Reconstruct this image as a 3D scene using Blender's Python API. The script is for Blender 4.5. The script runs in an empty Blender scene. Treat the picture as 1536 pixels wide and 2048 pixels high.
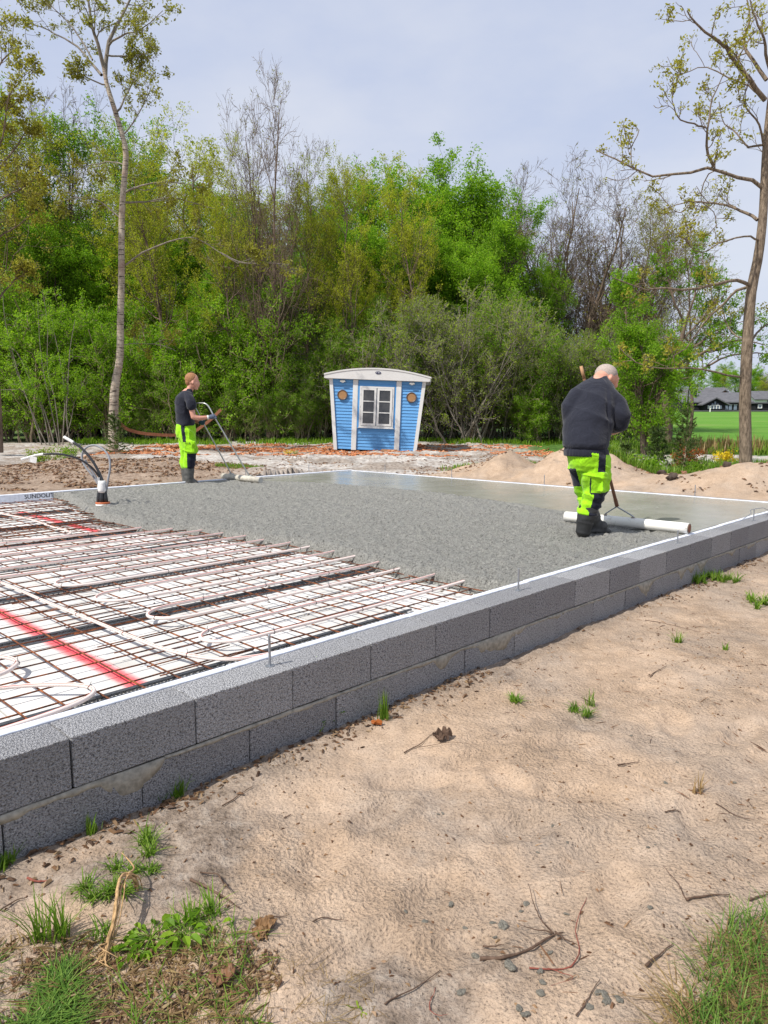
import bpy, bmesh, math, random
import numpy as np
from mathutils import Vector, Matrix, noise as mnoise
from math import radians as R

# ------------------------------------------------------------------ camera, world, sun, exposure
sc = bpy.context.scene
CAM_Z = 1.133
FPX = 1460.0
PITCH = math.atan(194/1460)
cam = bpy.data.objects.new('camera', bpy.data.cameras.new('camera'))
sc.collection.objects.link(cam); sc.camera = cam
cam.location = (0, 0, CAM_Z); cam.rotation_euler = (math.pi/2-PITCH, 0, 0)
cam.data.sensor_fit = 'VERTICAL'; cam.data.sensor_height = 36; cam.data.lens = 36*FPX/2048
cam.data.clip_end = 2000; cam.data.clip_start = .05

TOSUN = Vector((-.50, -.36, .79)).normalized()
world = bpy.data.worlds.new('World'); sc.world = world; world.use_nodes = True
wn = world.node_tree.nodes; wl = world.node_tree.links
bg = wn['Background']
sky = wn.new('ShaderNodeTexSky'); sky.sky_type = 'NISHITA'; sky.sun_disc = False
sky.sun_elevation = math.asin(TOSUN.z); sky.sun_rotation = math.atan2(TOSUN.x, TOSUN.y)
sky.air_density = 1.2; sky.dust_density = 1.5
tc = wn.new('ShaderNodeTexCoord')
mp = wn.new('ShaderNodeMapping'); mp.inputs['Scale'].default_value = (1.2, 1.2, 2.6)
nz = wn.new('ShaderNodeTexNoise'); nz.inputs['Scale'].default_value = 1.6; nz.inputs['Detail'].default_value = 6; nz.inputs['Roughness'].default_value = .55
rp = wn.new('ShaderNodeValToRGB'); rp.color_ramp.elements[0].position = .42; rp.color_ramp.elements[1].position = .62
rp.color_ramp.elements[0].color = (4.2, 4.68, 6.05, 1); rp.color_ramp.elements[1].color = (5.3, 5.55, 6.35, 1)
mx = wn.new('ShaderNodeMix'); mx.data_type = 'RGBA'; mx.inputs[0].default_value = .86
wl.new(tc.outputs['Generated'], mp.inputs['Vector']); wl.new(mp.outputs[0], nz.inputs['Vector']); wl.new(nz.outputs['Fac'], rp.inputs[0])
wl.new(sky.outputs[0], mx.inputs[6]); wl.new(rp.outputs[0], mx.inputs[7]); wl.new(mx.outputs[2], bg.inputs['Color'])
bg.inputs['Strength'].default_value = .1
sun = bpy.data.objects.new('sun', bpy.data.lights.new('sun', 'SUN')); sc.collection.objects.link(sun)
sun.data.energy = 4.0; sun.data.angle = R(.9); sun.data.color = (1, .95, .87)
sun.rotation_euler = TOSUN.to_track_quat('Z', 'Y').to_euler()
sc.view_settings.view_transform = 'Standard'; sc.view_settings.look = 'None'
sc.view_settings.exposure = 0.5; sc.view_settings.gamma = 1; sc.view_settings.use_curve_mapping = False
sc.render.engine = 'CYCLES'
sc.cycles.max_bounces = 6; sc.cycles.transparent_max_bounces = 6

COL = sc.collection
RNG = np.random.default_rng(7)
random.seed(5)

# ------------------------------------------------------------------ coordinates of the site
# wall frame: s runs along the near wall (away from the camera), t runs across the slab to the back left
D = np.array([.6984, .7157]); N = np.array([-.7157, .6984]); O = np.array([-1.1126, 2.4589])
def ST(s, t, z=0.):
    q = O + D*s + N*t
    return (float(q[0]), float(q[1]), z)
def to_st(x, y):
    dx = x-O[0]; dy = y-O[1]
    return dx*D[0]+dy*D[1], dx*N[0]+dy*N[1]
WALL_ROT = math.atan2(D[1], D[0])
def at(u, v, Y):
    """a measured direction and a real distance Y give a point of the site"""
    x = (u-768)/FPX; y = (1024-v)/FPX
    fy = math.cos(PITCH)+y*math.sin(PITCH); fz = -math.sin(PITCH)+y*math.cos(PITCH)
    return np.array([x/fy*Y, Y, CAM_Z+fz/fy*Y])
def onz(u, v, z):
    p = at(u, v, 1.0); k = (z-CAM_Z)/(p[2]-CAM_Z)
    return np.array([p[0]*k, k, z])

# ------------------------------------------------------------------ numpy noise
def _hash(ix, iy, seed):
    h = (ix.astype(np.int64)*374761393 + iy.astype(np.int64)*668265263 + seed*974711) & 0xffffffff
    h = ((h ^ (h >> 13))*1274126177) & 0xffffffff
    h = h ^ (h >> 16)
    return (h & 0xffff)/65535.0
def vn(x, y, seed=0):
    x = np.asarray(x, float); y = np.asarray(y, float)
    ix = np.floor(x); iy = np.floor(y); fx = x-ix; fy = y-iy
    fx = fx*fx*(3-2*fx); fy = fy*fy*(3-2*fy)
    a = _hash(ix, iy, seed); b = _hash(ix+1, iy, seed); c = _hash(ix, iy+1, seed); d = _hash(ix+1, iy+1, seed)
    return (a*(1-fx)+b*fx)*(1-fy)+(c*(1-fx)+d*fx)*fy
def fbm(x, y, seed=0, o=4, g=.5):
    r = 0; a = 1; tot = 0
    for k in range(o):
        r = r+a*vn(x*2**k+17.3*k, y*2**k-9.1*k, seed+k); tot += a; a *= g
    return r/tot
def sst(x, a, b):
    k = np.clip((x-a)/(b-a), 0, 1); return k*k*(3-2*k)

# ------------------------------------------------------------------ mesh helpers
class MB:
    def __init__(s): s.v = []; s.f = []; s.n = 0
    def add(s, v, f):
        v = np.asarray(v, float).reshape(-1, 3); f = np.asarray(f, int)
        s.v.append(v); s.f.append(f+s.n); s.n += len(v); return s
    def box(s, c, d, rz=0, rx=0, ry=0, taper=1.0):
        h = np.array(d)/2
        P = np.array([[x, y, z] for z in (-1, 1) for y in (-1, 1) for x in (-1, 1)], float)
        P[P[:, 2] > 0, :2] *= taper
        P = P*h
        M = np.array(Matrix.Rotation(rz, 3, 'Z') @ Matrix.Rotation(ry, 3, 'Y') @ Matrix.Rotation(rx, 3, 'X'))
        return s.add(P@M.T+np.array(c), [[0, 2, 3, 1], [4, 5, 7, 6], [0, 1, 5, 4], [2, 6, 7, 3], [0, 4, 6, 2], [1, 3, 7, 5]])
    def tubes(s, P, Rr, k=6, caps=False):
        P = np.asarray(P, float); Rr = np.asarray(Rr, float)
        if P.ndim == 2: P = P[None]; Rr = np.broadcast_to(Rr, P.shape[:1]+(P.shape[1],)) if Rr.ndim < 2 else Rr
        Nn, m, _ = P.shape
        T = np.gradient(P, axis=1); T /= np.linalg.norm(T, axis=2, keepdims=True)+1e-9
        avg = np.abs(T.mean(1)); ref = np.zeros((Nn, 1, 3)); ref[np.arange(Nn), 0, np.argmin(avg, axis=1)] = 1
        A = np.cross(T, np.broadcast_to(ref, T.shape)); A /= np.linalg.norm(A, axis=2, keepdims=True)+1e-9
        B = np.cross(T, A)
        an = np.arange(k)/k*2*math.pi
        V = P[:, :, None]+Rr[:, :, None, None]*(A[:, :, None]*np.cos(an)[None, None, :, None]+B[:, :, None]*np.sin(an)[None, None, :, None])
        idx = np.arange(Nn*m*k).reshape(Nn, m, k); nx = np.roll(idx, -1, axis=2)
        F = np.stack([idx[:, :-1], nx[:, :-1], nx[:, 1:], idx[:, 1:]], -1).reshape(-1, 4)
        s.add(V, F)
        if caps:
            base = s.n-Nn*m*k
            for i in range(Nn):
                s.f.append(base+idx[i, 0][::-1].reshape(1, k)); s.f.append(base+idx[i, -1].reshape(1, k))
        return s
    def rings(s, rings, cap=True):
        """loft through rings given as (m,k,3)"""
        V = np.asarray(rings, float); m, k, _ = V.shape
        idx = np.arange(m*k).reshape(m, k); nx = np.roll(idx, -1, axis=1)
        s.add(V, np.stack([idx[:-1], nx[:-1], nx[1:], idx[1:]], -1).reshape(-1, 4))
        if cap:
            b = s.n-m*k; s.f.append(b+idx[0][::-1].reshape(1, k)); s.f.append(b+idx[-1].reshape(1, k))
        return s
    def lathe(s, prof, c=(0, 0, 0), k=16, M=None):
        an = np.arange(k)/k*2*math.pi
        V = np.array([[[r*math.cos(a), r*math.sin(a), z] for a in an] for r, z in prof])
        if M is not None: V = V@np.array(M).T
        return s.rings(V+np.array(c))
    def prism(s, poly, ax0, ax1):
        """poly (k,3) extruded by vector ax1-ax0"""
        p = np.asarray(poly, float); k = len(p); e = np.asarray(ax1, float)-np.asarray(ax0, float)
        V = np.vstack([p, p+e]); b = s.n
        s.v.append(V); s.n += 2*k
        s.f.append(b+np.arange(k)[::-1].reshape(1, k)); s.f.append(b+k+np.arange(k).reshape(1, k))
        i = np.arange(k); j = (i+1) % k
        s.f.append(b+np.stack([i, j, j+k, i+k], -1)); return s
    def mesh(s, name, mat, smooth=False):
        me = bpy.data.meshes.new(name)
        V = np.vstack(s.v)
        lt = np.concatenate([np.full(len(f), f.shape[1]) for f in s.f]); li = np.concatenate([f.ravel() for f in s.f])
        me.vertices.add(len(V)); me.vertices.foreach_set('co', V.ravel().astype(np.float32))
        me.loops.add(len(li)); me.loops.foreach_set('vertex_index', li.astype(np.int32))
        me.polygons.add(len(lt)); st = np.concatenate([[0], np.cumsum(lt)[:-1]]); me.polygons.foreach_set('loop_start', st.astype(np.int32))
        me.polygons.foreach_set('use_smooth', np.full(len(lt), smooth, dtype=bool))
        me.update(calc_edges=True)
        if mat is not None: me.materials.append(mat)
        return me
    def obj(s, name, mat, parent=None, smooth=False):
        o = bpy.data.objects.new(name, s.mesh(name, mat, smooth)); COL.objects.link(o)
        if parent is not None: o.parent = parent
        return o
def recalc(o):
    bm = bmesh.new(); bm.from_mesh(o.data); bmesh.ops.recalc_face_normals(bm, faces=bm.faces); bm.to_mesh(o.data); bm.free(); return o
def bevel(o, w, seg=1):
    m = o.modifiers.new('bevel', 'BEVEL'); m.width = w; m.segments = seg; m.limit_method = 'ANGLE'; return o
def tag(o, label=None, cat=None, group=None, kind=None):
    if label: o['label'] = label
    if cat: o['category'] = cat
    if group: o['group'] = group
    if kind: o['kind'] = kind
    return o
def empty(name, loc=(0, 0, 0), rz=0):
    o = bpy.data.objects.new(name, None); COL.objects.link(o); o.location = loc; o.rotation_euler = (0, 0, rz); o.empty_display_size = .1; return o
def copy_tree(o, parent=None):
    c = o.copy(); COL.objects.link(c)
    if parent is not None: c.parent = parent
    for ch in list(o.children): copy_tree(ch, c)
    return c
def spline(pts, n):
    """smooth resampling (Catmull-Rom)"""
    p = np.asarray(pts, float); m = len(p)
    if m == 2: k = np.linspace(0, 1, n)[:, None]; return p[0]*(1-k)+p[1]*k
    q = np.vstack([2*p[0]-p[1], p, 2*p[-1]-p[-2]])
    u = np.linspace(0, m-1-1e-9, n); i = u.astype(int); f = (u-i)[:, None]
    a, b, c, d = q[i], q[i+1], q[i+2], q[i+3]
    return .5*((2*b)+(c-a)*f+(2*a-5*b+4*c-d)*f**2+(3*b-a-3*c+d)*f**3)

# ------------------------------------------------------------------ materials
class Mat:
    def __init__(s, name, rough=.8, spec=.3):
        s.m = bpy.data.materials.new(name); s.m.use_nodes = True; s.t = s.m.node_tree; s.n = s.t.nodes; s.l = s.t.links
        s.b = s.n['Principled BSDF']; s.b.inputs['Roughness'].default_value = rough; s.b.inputs['Specular IOR Level'].default_value = spec
        s.co = s.n.new('ShaderNodeTexCoord').outputs['Object']
    def noise(s, scale, detail=4, rough=.55, stretch=None, co=None, dist=0):
        n = s.n.new('ShaderNodeTexNoise'); n.inputs['Scale'].default_value = scale; n.inputs['Detail'].default_value = detail; n.inputs['Roughness'].default_value = rough
        n.inputs['Distortion'].default_value = dist
        c = co or s.co
        if stretch:
            m = s.n.new('ShaderNodeMapping'); m.inputs['Scale'].default_value = stretch; s.l.new(c, m.inputs[0]); c = m.outputs[0]
        s.l.new(c, n.inputs['Vector']); return n.outputs['Fac']
    def voro(s, scale, feat='F1', out='Distance', co=None):
        n = s.n.new('ShaderNodeTexVoronoi'); n.feature = feat; n.inputs['Scale'].default_value = scale
        s.l.new(co or s.co, n.inputs['Vector']); return n.outputs[out]
    def ramp(s, fac, stops):
        r = s.n.new('ShaderNodeValToRGB'); e = r.color_ramp.elements
        while len(e) < len(stops): e.new(.5)
        for i, (p, c) in enumerate(stops):
            e[i].position = p; e[i].color = (c if len(c) == 4 else tuple(c)+(1,)) if hasattr(c, '__len__') else (c, c, c, 1)
        s.l.new(fac, r.inputs[0]); return r.outputs[0]
    def mix(s, fac, a, b, mode='MIX'):
        m = s.n.new('ShaderNodeMix'); m.data_type = 'RGBA'; m.blend_type = mode
        for v, i in ((fac, 0), (a, 6), (b, 7)):
            if hasattr(v, 'is_linked'): s.l.new(v, m.inputs[i])
            elif i == 0: m.inputs[0].default_value = v
            else: m.inputs[i].default_value = tuple(v)+(1,)
        return m.outputs[2]
    def math(s, op, a, b):
        m = s.n.new('ShaderNodeMath'); m.operation = op
        for v, i in ((a, 0), (b, 1)):
            if hasattr(v, 'is_linked'): s.l.new(v, m.inputs[i])
            else: m.inputs[i].default_value = v
        return m.outputs[0]
    def attr(s, name, out='Color'):
        a = s.n.new('ShaderNodeAttribute'); a.attribute_name = name; return a.outputs[out]
    def sep(s, c):
        a = s.n.new('ShaderNodeSeparateColor'); s.l.new(c, a.inputs[0]); return a.outputs
    def island(s):
        return s.n.new('ShaderNodeNewGeometry').outputs['Random Per Island']
    def objrand(s):
        return s.n.new('ShaderNodeObjectInfo').outputs['Random']
    def col(s, c):
        if hasattr(c, 'is_linked'): s.l.new(c, s.b.inputs['Base Color'])
        else: s.b.inputs['Base Color'].default_value = tuple(c)+(1,)
        return s
    def rough(s, c):
        if hasattr(c, 'is_linked'): s.l.new(c, s.b.inputs['Roughness'])
        return s
    def bump(s, h, strength=.5, dist=.01, prev=None):
        b = s.n.new('ShaderNodeBump'); b.inputs['Strength'].default_value = strength; b.inputs['Distance'].default_value = dist
        s.l.new(h, b.inputs['Height'])
        if prev is not None: s.l.new(prev, b.inputs['Normal'])
        s.l.new(b.outputs[0], s.b.inputs['Normal']); s._bn = b.outputs[0]; return b.outputs[0]
def simple(name, c, rough=.6, spec=.3, var=.12, scale=20, bump=0, metal=0):
    m = Mat(name, rough, spec)
    lo = tuple(x*(1-var) for x in c); hi = tuple(min(1, x*(1+var)) for x in c)
    n = m.noise(scale, 4)
    m.col(m.ramp(n, [(.3, lo), (.7, hi)]))
    if bump: m.bump(n, .6, bump)
    m.b.inputs['Metallic'].default_value = metal
    return m.m
def leafmat(name, a, b, trans=.38, c=None, hv=0):
    m = Mat(name, .5, .25)
    isl = m.island()
    stops = [(0, a), (1, b)] if c is None else [(0, a), (.55, b), (1, c)]
    colr = m.ramp(isl, stops)
    colr = m.mix(1.0, colr, m.ramp(m.objrand(), [(0, (.84, .86, .8)), (1, (1.12, 1.08, 1.0))]), 'MULTIPLY')
    m.col(colr)
    tr = m.n.new('ShaderNodeBsdfTranslucent'); m.l.new(m.mix(1.0, colr, (1.15, 1.2, .8), 'MULTIPLY'), tr.inputs[0])
    ms = m.n.new('ShaderNodeMixShader'); ms.inputs[0].default_value = trans
    m.l.new(m.b.outputs[0], ms.inputs[1]); m.l.new(tr.outputs[0], ms.inputs[2])
    m.l.new(ms.outputs[0], m.n['Material Output'].inputs['Surface'])
    return m.m

# ground
gm = Mat('ground_mix', .95, .15)
z = gm.sep(gm.attr('zone')); zR, zG, zB = z[0], z[1], z[2]
z2 = gm.sep(gm.attr('zone2')); zD, zO = z2[0], z2[1]
n1 = gm.noise(1.3, 5, .6); n2 = gm.noise(14, 5, .7); n3 = gm.noise(130, 3, .7); n4 = gm.noise(5, 4, .65, dist=.6)
sand = gm.ramp(n4, [(.3, (.335, .245, .172)), (.5, (.42, .308, .218)), (.72, (.49, .37, .27))])
sand = gm.mix(gm.ramp(n1, [(.45, 0), (.68, .6)]), sand, (.35, .292, .242))
spk = gm.ramp(n3, [(.30, .30), (.43, .92), (.55, 1.05), (.8, 1.22)])
sand = gm.mix(1, sand, spk, 'MULTIPLY')
sand = gm.mix(gm.ramp(n2, [(.62, 0), (.74, .55)]), sand, (.24, .18, .13))
sand = gm.mix(gm.ramp(gm.noise(2.7, 6, .7, dist=.5), [(.56, 0), (.70, .6)]), sand, gm.ramp(n2, [(.35, (.11, .085, .07)), (.6, (.32, .265, .22))]))
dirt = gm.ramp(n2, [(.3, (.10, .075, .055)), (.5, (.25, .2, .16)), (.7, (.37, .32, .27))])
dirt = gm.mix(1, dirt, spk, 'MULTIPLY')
bark = gm.ramp(n2, [(.3, (.11, .075, .055)), (.5, (.27, .20, .15)), (.7, (.42, .34, .27))])
white = gm.mix(gm.ramp(gm.noise(4.5, 5, .75, dist=.8), [(.44, 0), (.58, .75)]), gm.ramp(n2, [(.3, (.24, .22, .2)), (.46, (.46, .44, .41)), (.7, (.62, .60, .57))]), gm.ramp(n2, [(.35, (.16, .12, .10)), (.6, (.36, .31, .27))]))
green = gm.ramp(gm.noise(6, 5, .7), [(.3, (.035, .06, .015)), (.55, (.07, .15, .025)), (.75, (.13, .22, .05))])
field = gm.ramp(gm.noise(.12, 4, .6, stretch=(1, 2.5, 1)), [(.3, (.075, .19, .02)), (.55, (.11, .25, .03)), (.75, (.17, .24, .06))])
c = gm.mix(zB, sand, white); c = gm.mix(zD, c, dirt); c = gm.mix(zG, c, bark); c = gm.mix(zR, c, green); c = gm.mix(zO, c, field)
gm.col(c)
vb = gm.voro(60); 
hsum = gm.math('ADD', gm.math('MULTIPLY', n2, .7), gm.math('MULTIPLY', n3, .35))
msk = gm.ramp(gm.noise(1.7, 4, .6), [(.35, .25), (.65, 1.0)])
bb = gm.bump(gm.math('MULTIPLY', gm.math('ADD', hsum, gm.math('MULTIPLY', vb, .3)), msk), 1.0, .036)
M_ground = gm.m

# rough and trowelled concrete
cm = Mat('wet_concrete', .5, .5)
sm = cm.attr('smoothness', 'Fac')
cn = cm.noise(3, 5, .6); cf = cm.noise(90, 4, .7); cmid = cm.noise(64, 4, .7, dist=.8)
rc = cm.ramp(cmid, [(.34, (.055, .055, .048)), (.45, (.29, .285, .258)), (.64, (.47, .462, .42))])
rc = cm.mix(cm.ramp(cf, [(.35, .5), (.5, 0)]), rc, (.08, .08, .072))
scn = cm.ramp(cn, [(.3, (.24, .24, .208)), (.7, (.31, .31, .272))])
cm.col(cm.mix(sm, rc, scn))
rr = cm.ramp(cm.noise(1.2, 4), [(.35, .16), (.7, .30)])
rmx = cm.mix(sm, (.5, .5, .5), rr); cm.rough(rmx)
ht = cm.math('MULTIPLY', cm.math('ADD', cmid, cm.math('MULTIPLY', cf, .4)), cm.math('SUBTRACT', 1.03, sm))
cm.bump(ht, 1.0, .034)
M_conc = cm.m

def block_mat(name, k, top=False):
    m = Mat(name, .95, .15)
    v = m.voro(170); n = m.noise(125, 3, .75); lg = m.noise(4, 4, .6)
    c = m.ramp(n, [(.36, tuple(x*k for x in (.05, .051, .056))), (.46, tuple(x*k for x in (.24, .242, .252))), (.66, tuple(x*k for x in (.42, .422, .435)))])
    c = m.mix(m.ramp(lg, [(.35, 0), (.7, .35)]), c, tuple(x*k for x in (.23, .225, .22)))
    c = m.mix(1, c, m.ramp(m.objrand(), [(0, (.84, .84, .85)), (1, (1.16, 1.16, 1.15))]), 'MULTIPLY')
    m.col(c); h = m.math('ADD', n, m.math('MULTIPLY', v, .5)); m.bump(h, 1.0, .02)
    return m.m
M_block = block_mat('aggregate_block', 1.5)
M_mortar = simple('mortar', (.30, .28, .235), .95, .1, .3, 35, .008)
mm = Mat('eps_foam', .75, .25)
f1 = mm.noise(2.2, 4, .6); f2 = mm.noise(260, 2, .5)
fc = mm.ramp(f1, [(.3, (.47, .46, .43)), (.6, (.64, .635, .62))])
fc = mm.mix(mm.ramp(mm.noise(5, 5, .7, stretch=(3, .6, 1)), [(.62, 0), (.74, .3)]), fc, (.62, .5, .36))
fc = mm.mix(mm.ramp(mm.noise(42, 3, .6), [(.70, 0), (.75, .7)]), fc, (.2, .19, .17))
mm.col(fc); mm.bump(f2, .25, .002); M_foam = mm.m
M_foamedge = simple('edge_foam', (.66, .69, .76), .6, .3, .16, 20, .004)
pm = Mat('red_marked_foam', .75, .2)
e = pm.attr('paint', 'Fac'); pn = pm.noise(16, 5, .75)
pf = pm.ramp(pm.math('MULTIPLY', e, pm.math('ADD', pm.math('MULTIPLY', pn, 1.3), .15)), [(.12, 0), (.45, .72), (.85, .96)])
pbase = pm.ramp(pm.noise(2.2, 4, .6), [(.3, (.47, .46, .43)), (.6, (.64, .635, .62))])
pm.col(pm.mix(pf, pbase, (.86, .05, .07))); M_paint = pm.m
rm = Mat('rusty_steel', .8, .3)
rn = rm.noise(18, 4, .7)
rm.col(rm.ramp(rn, [(.35, (.045, .022, .016)), (.5, (.13, .048, .024)), (.68, (.34, .12, .045))])); rm.b.inputs['Metallic'].default_value = .2
M_rust = rm.m
M_pex = simple('pale_pipe', (.74, .64, .59), .35, .5, .08, 9)
M_pexred = simple('red_line_print', (.62, .12, .08), .4, .4, .1, 9)
M_tie = simple('black_nylon', (.015, .015, .017), .5, .4)
M_spacer = simple('grey_plastic_spacer', (.075, .08, .088), .55, .4, .2, 60)
M_zinc = simple('zinc_steel', (.33, .35, .38), .4, .5, .15, 60, 0, .7)
M_blackplast = simple('black_pipe_plastic', (.022, .023, .026), .35, .5, .2, 30)
M_greyplast = simple('grey_conduit', (.24, .25, .27), .5, .4, .1, 30)
M_tape = simple('white_tape', (.70, .70, .68), .5, .4, .1, 30, .003)
M_orange = simple('orange_brown_plastic', (.48, .13, .05), .5, .4)
M_white = simple('white_painted_wood', (.62, .62, .605), .5, .4, .05, 6, .001)
M_roofwhite = simple('cream_fascia', (.60, .59, .575), .5, .4, .05, 3, .001)
bm_ = Mat('blue_painted_board', .5, .35)
bc = bm_.ramp(bm_.noise(7, 5, .7, stretch=(1, 1, 6)), [(.3, (.095, .28, .56)), (.7, (.13, .35, .66))])
bc = bm_.mix(1, bc, bm_.ramp(bm_.objrand(), [(0, (.92, .93, .94)), (1, (1.05, 1.05, 1.04))]), 'MULTIPLY')
bm_.col(bc); bm_.bump(bm_.noise(12, 4, .6, stretch=(1, 1, 12)), .3, .002); M_blue = bm_.m
M_blueframe = simple('blue_frame', (.085, .28, .58), .5, .35, .06, 6)
gl = Mat('window_glass', .06, .9); gl.col(gl.ramp(gl.noise(4, 4, .6), [(.35, (.015, .016, .018)), (.68, (.06, .06, .058))])); M_glass = gl.m
M_ply = simple('plywood_disc', (.33, .18, .08), .6, .3, .12, 5)
M_darkring = simple('dark_porthole_ring', (.10, .07, .06), .4, .5)
M_navy = simple('navy_enamel', (.01, .015, .07), .4, .5)
M_lampgrey = simple('grey_lamp_housing', (.38, .38, .36), .5, .4)
M_pinkbrown = simple('brown_timber', (.23, .09, .045), .6, .3, .25, 10)
wm = Mat('worn_wood', .7, .2)
wm.col(wm.ramp(wm.noise(6, 5, .7, stretch=(1, 1, .15)), [(.3, (.11, .055, .035)), (.7, (.29, .15, .085))])); M_wood = wm.m
M_woodtan = simple('tan_wood', (.40, .23, .12), .6, .3, .15, 12)
pw = Mat('splashed_white_pipe', .4, .5)
pw.col(pw.mix(pw.ramp(pw.noise(14, 5, .75), [(.56, 0), (.66, .8)]), (.78, .77, .72), (.33, .32, .29))); M_float = pw.m
M_oldfloat = simple('cement_stained_float', (.50, .47, .40), .6, .3, .25, 15)
M_cement = simple('dried_cement', (.24, .21, .18), .9, .1, .4, 25, .006)
M_steel = simple('brushed_steel', (.46, .47, .45), .4, .5, .12, 30, 0, .55)
def cloth(name, c, bump=.003, scale=60, rough=.85):
    m = Mat(name, rough, .15); n = m.noise(scale, 4, .6); w = m.noise(7, 4, .6, dist=.8)
    m.col(m.mix(1, m.ramp(n, [(.3, tuple(x*.85 for x in c)), (.7, tuple(x*1.12 for x in c))]), m.ramp(w, [(.3, .86), (.7, 1.08)]), 'MULTIPLY'))
    b1 = m.bump(w, .7, .025); m.bump(n, .5, bump, b1); m.b.inputs['Sheen Weight'].default_value = .15; return m.m
M_shirt = cloth('navy_tshirt', (.018, .020, .031))
M_sweat = cloth('charcoal_sweatshirt', (.017, .019, .030))
M_hi = cloth('hi_vis_fabric', (.30, .66, .012))
M_hishade = cloth('hi_vis_shaded_cloth', (.24, .54, .012))  # hi-vis cloth again with shade put into its colour; not assigned anywhere
M_panel = cloth('dark_trouser_panel', (.013, .015, .028))
M_boot = simple('black_rubber', (.020, .021, .022), .42, .5, .25, 14, .004)
M_bootg = simple('cement_dusted_rubber', (.095, .095, .09), .7, .3, .35, 14, .004)
sk = Mat('skin', .55, .35); sk.col(sk.ramp(sk.noise(14, 4, .6), [(.3, (.50, .23, .16)), (.7, (.62, .33, .24))])); sk.b.inputs['Subsurface Weight'].default_value = 0.0; M_skin = sk.m
M_hairred = simple('reddish_hair', (.30, .15, .075), .8, .2, .3, 90, .004)
M_hairgrey = simple('short_grey_hair', (.36, .30, .27), .8, .2, .2, 90, .003)
M_glove = cloth('grey_work_glove', (.09, .11, .16))
M_glovedark = cloth('dark_teal_glove', (.02, .05, .06))
def barkmat(name, a, b, birch=False, sc_=9):
    m = Mat(name, .9, .1)
    n = m.noise(sc_, 5, .7, stretch=(1, 1, .25)); c = m.ramp(n, [(.3, a), (.7, b)])
    if birch:
        band = m.noise(7, 4, .7, stretch=(.6, .6, 5)); c = m.mix(m.ramp(band, [(.53, 0), (.60, .95)]), c, (.035, .028, .025))
        lowr = m.noise(2.5, 3, .6); c = m.mix(m.ramp(lowr, [(.52, 0), (.72, .5)]), c, (.30, .17, .13))
    m.col(c); m.bump(n, .9, .03); return m.m
M_bark = barkmat('grey_brown_bark', (.07, .05, .038), (.24, .18, .135))
M_barkdark = barkmat('dark_bark', (.035, .026, .022), (.11, .085, .07))
M_barkgrey = barkmat('pale_grey_bark', (.13, .115, .095), (.30, .265, .22))
M_birch = barkmat('birch_bark', (.27, .22, .165), (.52, .46, .37), True)
M_oakbark = barkmat('cracked_brown_bark', (.06, .045, .033), (.33, .26, .19), False, 30)
M_twig = barkmat('twig_bark', (.24, .18, .125), (.45, .36, .26))
L_bright = leafmat('fresh_green_leaf', (.14, .29, .014), (.22, .41, .022), .56, (.34, .52, .04))
L_mid = leafmat('mid_green_leaf', (.13, .26, .018), (.20, .37, .028), .56, (.31, .47, .045))
L_yellow = leafmat('yellow_green_leaf', (.26, .31, .018), (.37, .42, .028), .54, (.50, .52, .05))
L_bronze = leafmat('bronze_bud_leaf', (.19, .17, .025), (.30, .29, .04), .45, (.40, .41, .06))
L_olive = leafmat('olive_shrub_leaf', (.19, .28, .03), (.28, .39, .045), .55, (.38, .47, .07))
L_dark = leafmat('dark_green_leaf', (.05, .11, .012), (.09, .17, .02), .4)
L_spruce = leafmat('spruce_needle', (.030, .060, .014), (.07, .13, .025), .2, (.14, .21, .04))
L_grass = leafmat('grass_blade', (.09, .19, .018), (.16, .29, .03), .42, (.28, .38, .07))
L_lawn = leafmat('lawn_blade', (.05, .12, .016), (.10, .20, .03), .35, (.17, .27, .05))
L_dry = leafmat('dry_grass_blade', (.20, .13, .06), (.36, .26, .13), .3)
L_straw = simple('straw_stalk', (.40, .26, .13), .9, .1, .5, 55, .004)
L_flower = leafmat('yellow_broom_flower', (.70, .50, .01), (.85, .65, .02), .2)
L_rustleaf = leafmat('rust_red_leaf', (.22, .055, .015), (.38, .12, .03), .25)
L_litter = leafmat('brown_litter', (.06, .032, .02), (.17, .09, .05), .05, (.30, .20, .12))
L_chip = leafmat('orange_bark_chip', (.27, .085, .03), (.46, .17, .07), .05, (.55, .30, .17))
M_pebble = simple('grey_pebble', (.165, .155, .13), .9, .15, .35, 3, .02)
M_stick = simple('dead_stick', (.11, .072, .052), .9, .1, .4, 40, .003)
M_redstick = simple('reddish_root', (.22, .07, .05), .8, .2, .3, 40)
M_roofslate = simple('dark_roof_sheet', (.115, .115, .125), .8, .2, .2, 2)
M_blackwall = simple('black_boarding', (.018, .018, .022), .8, .2)
M_brownwall = simple('red_brown_boarding', (.13, .05, .03), .8, .2)
M_farwhite = simple('white_render', (.72, .72, .70), .8, .2, .04)
M_farglass = simple('far_window_glass', (.16, .20, .26), .15, .8, .2, .8)
M_road = simple('asphalt', (.14, .14, .145), .9, .2, .15, 2)

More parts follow.
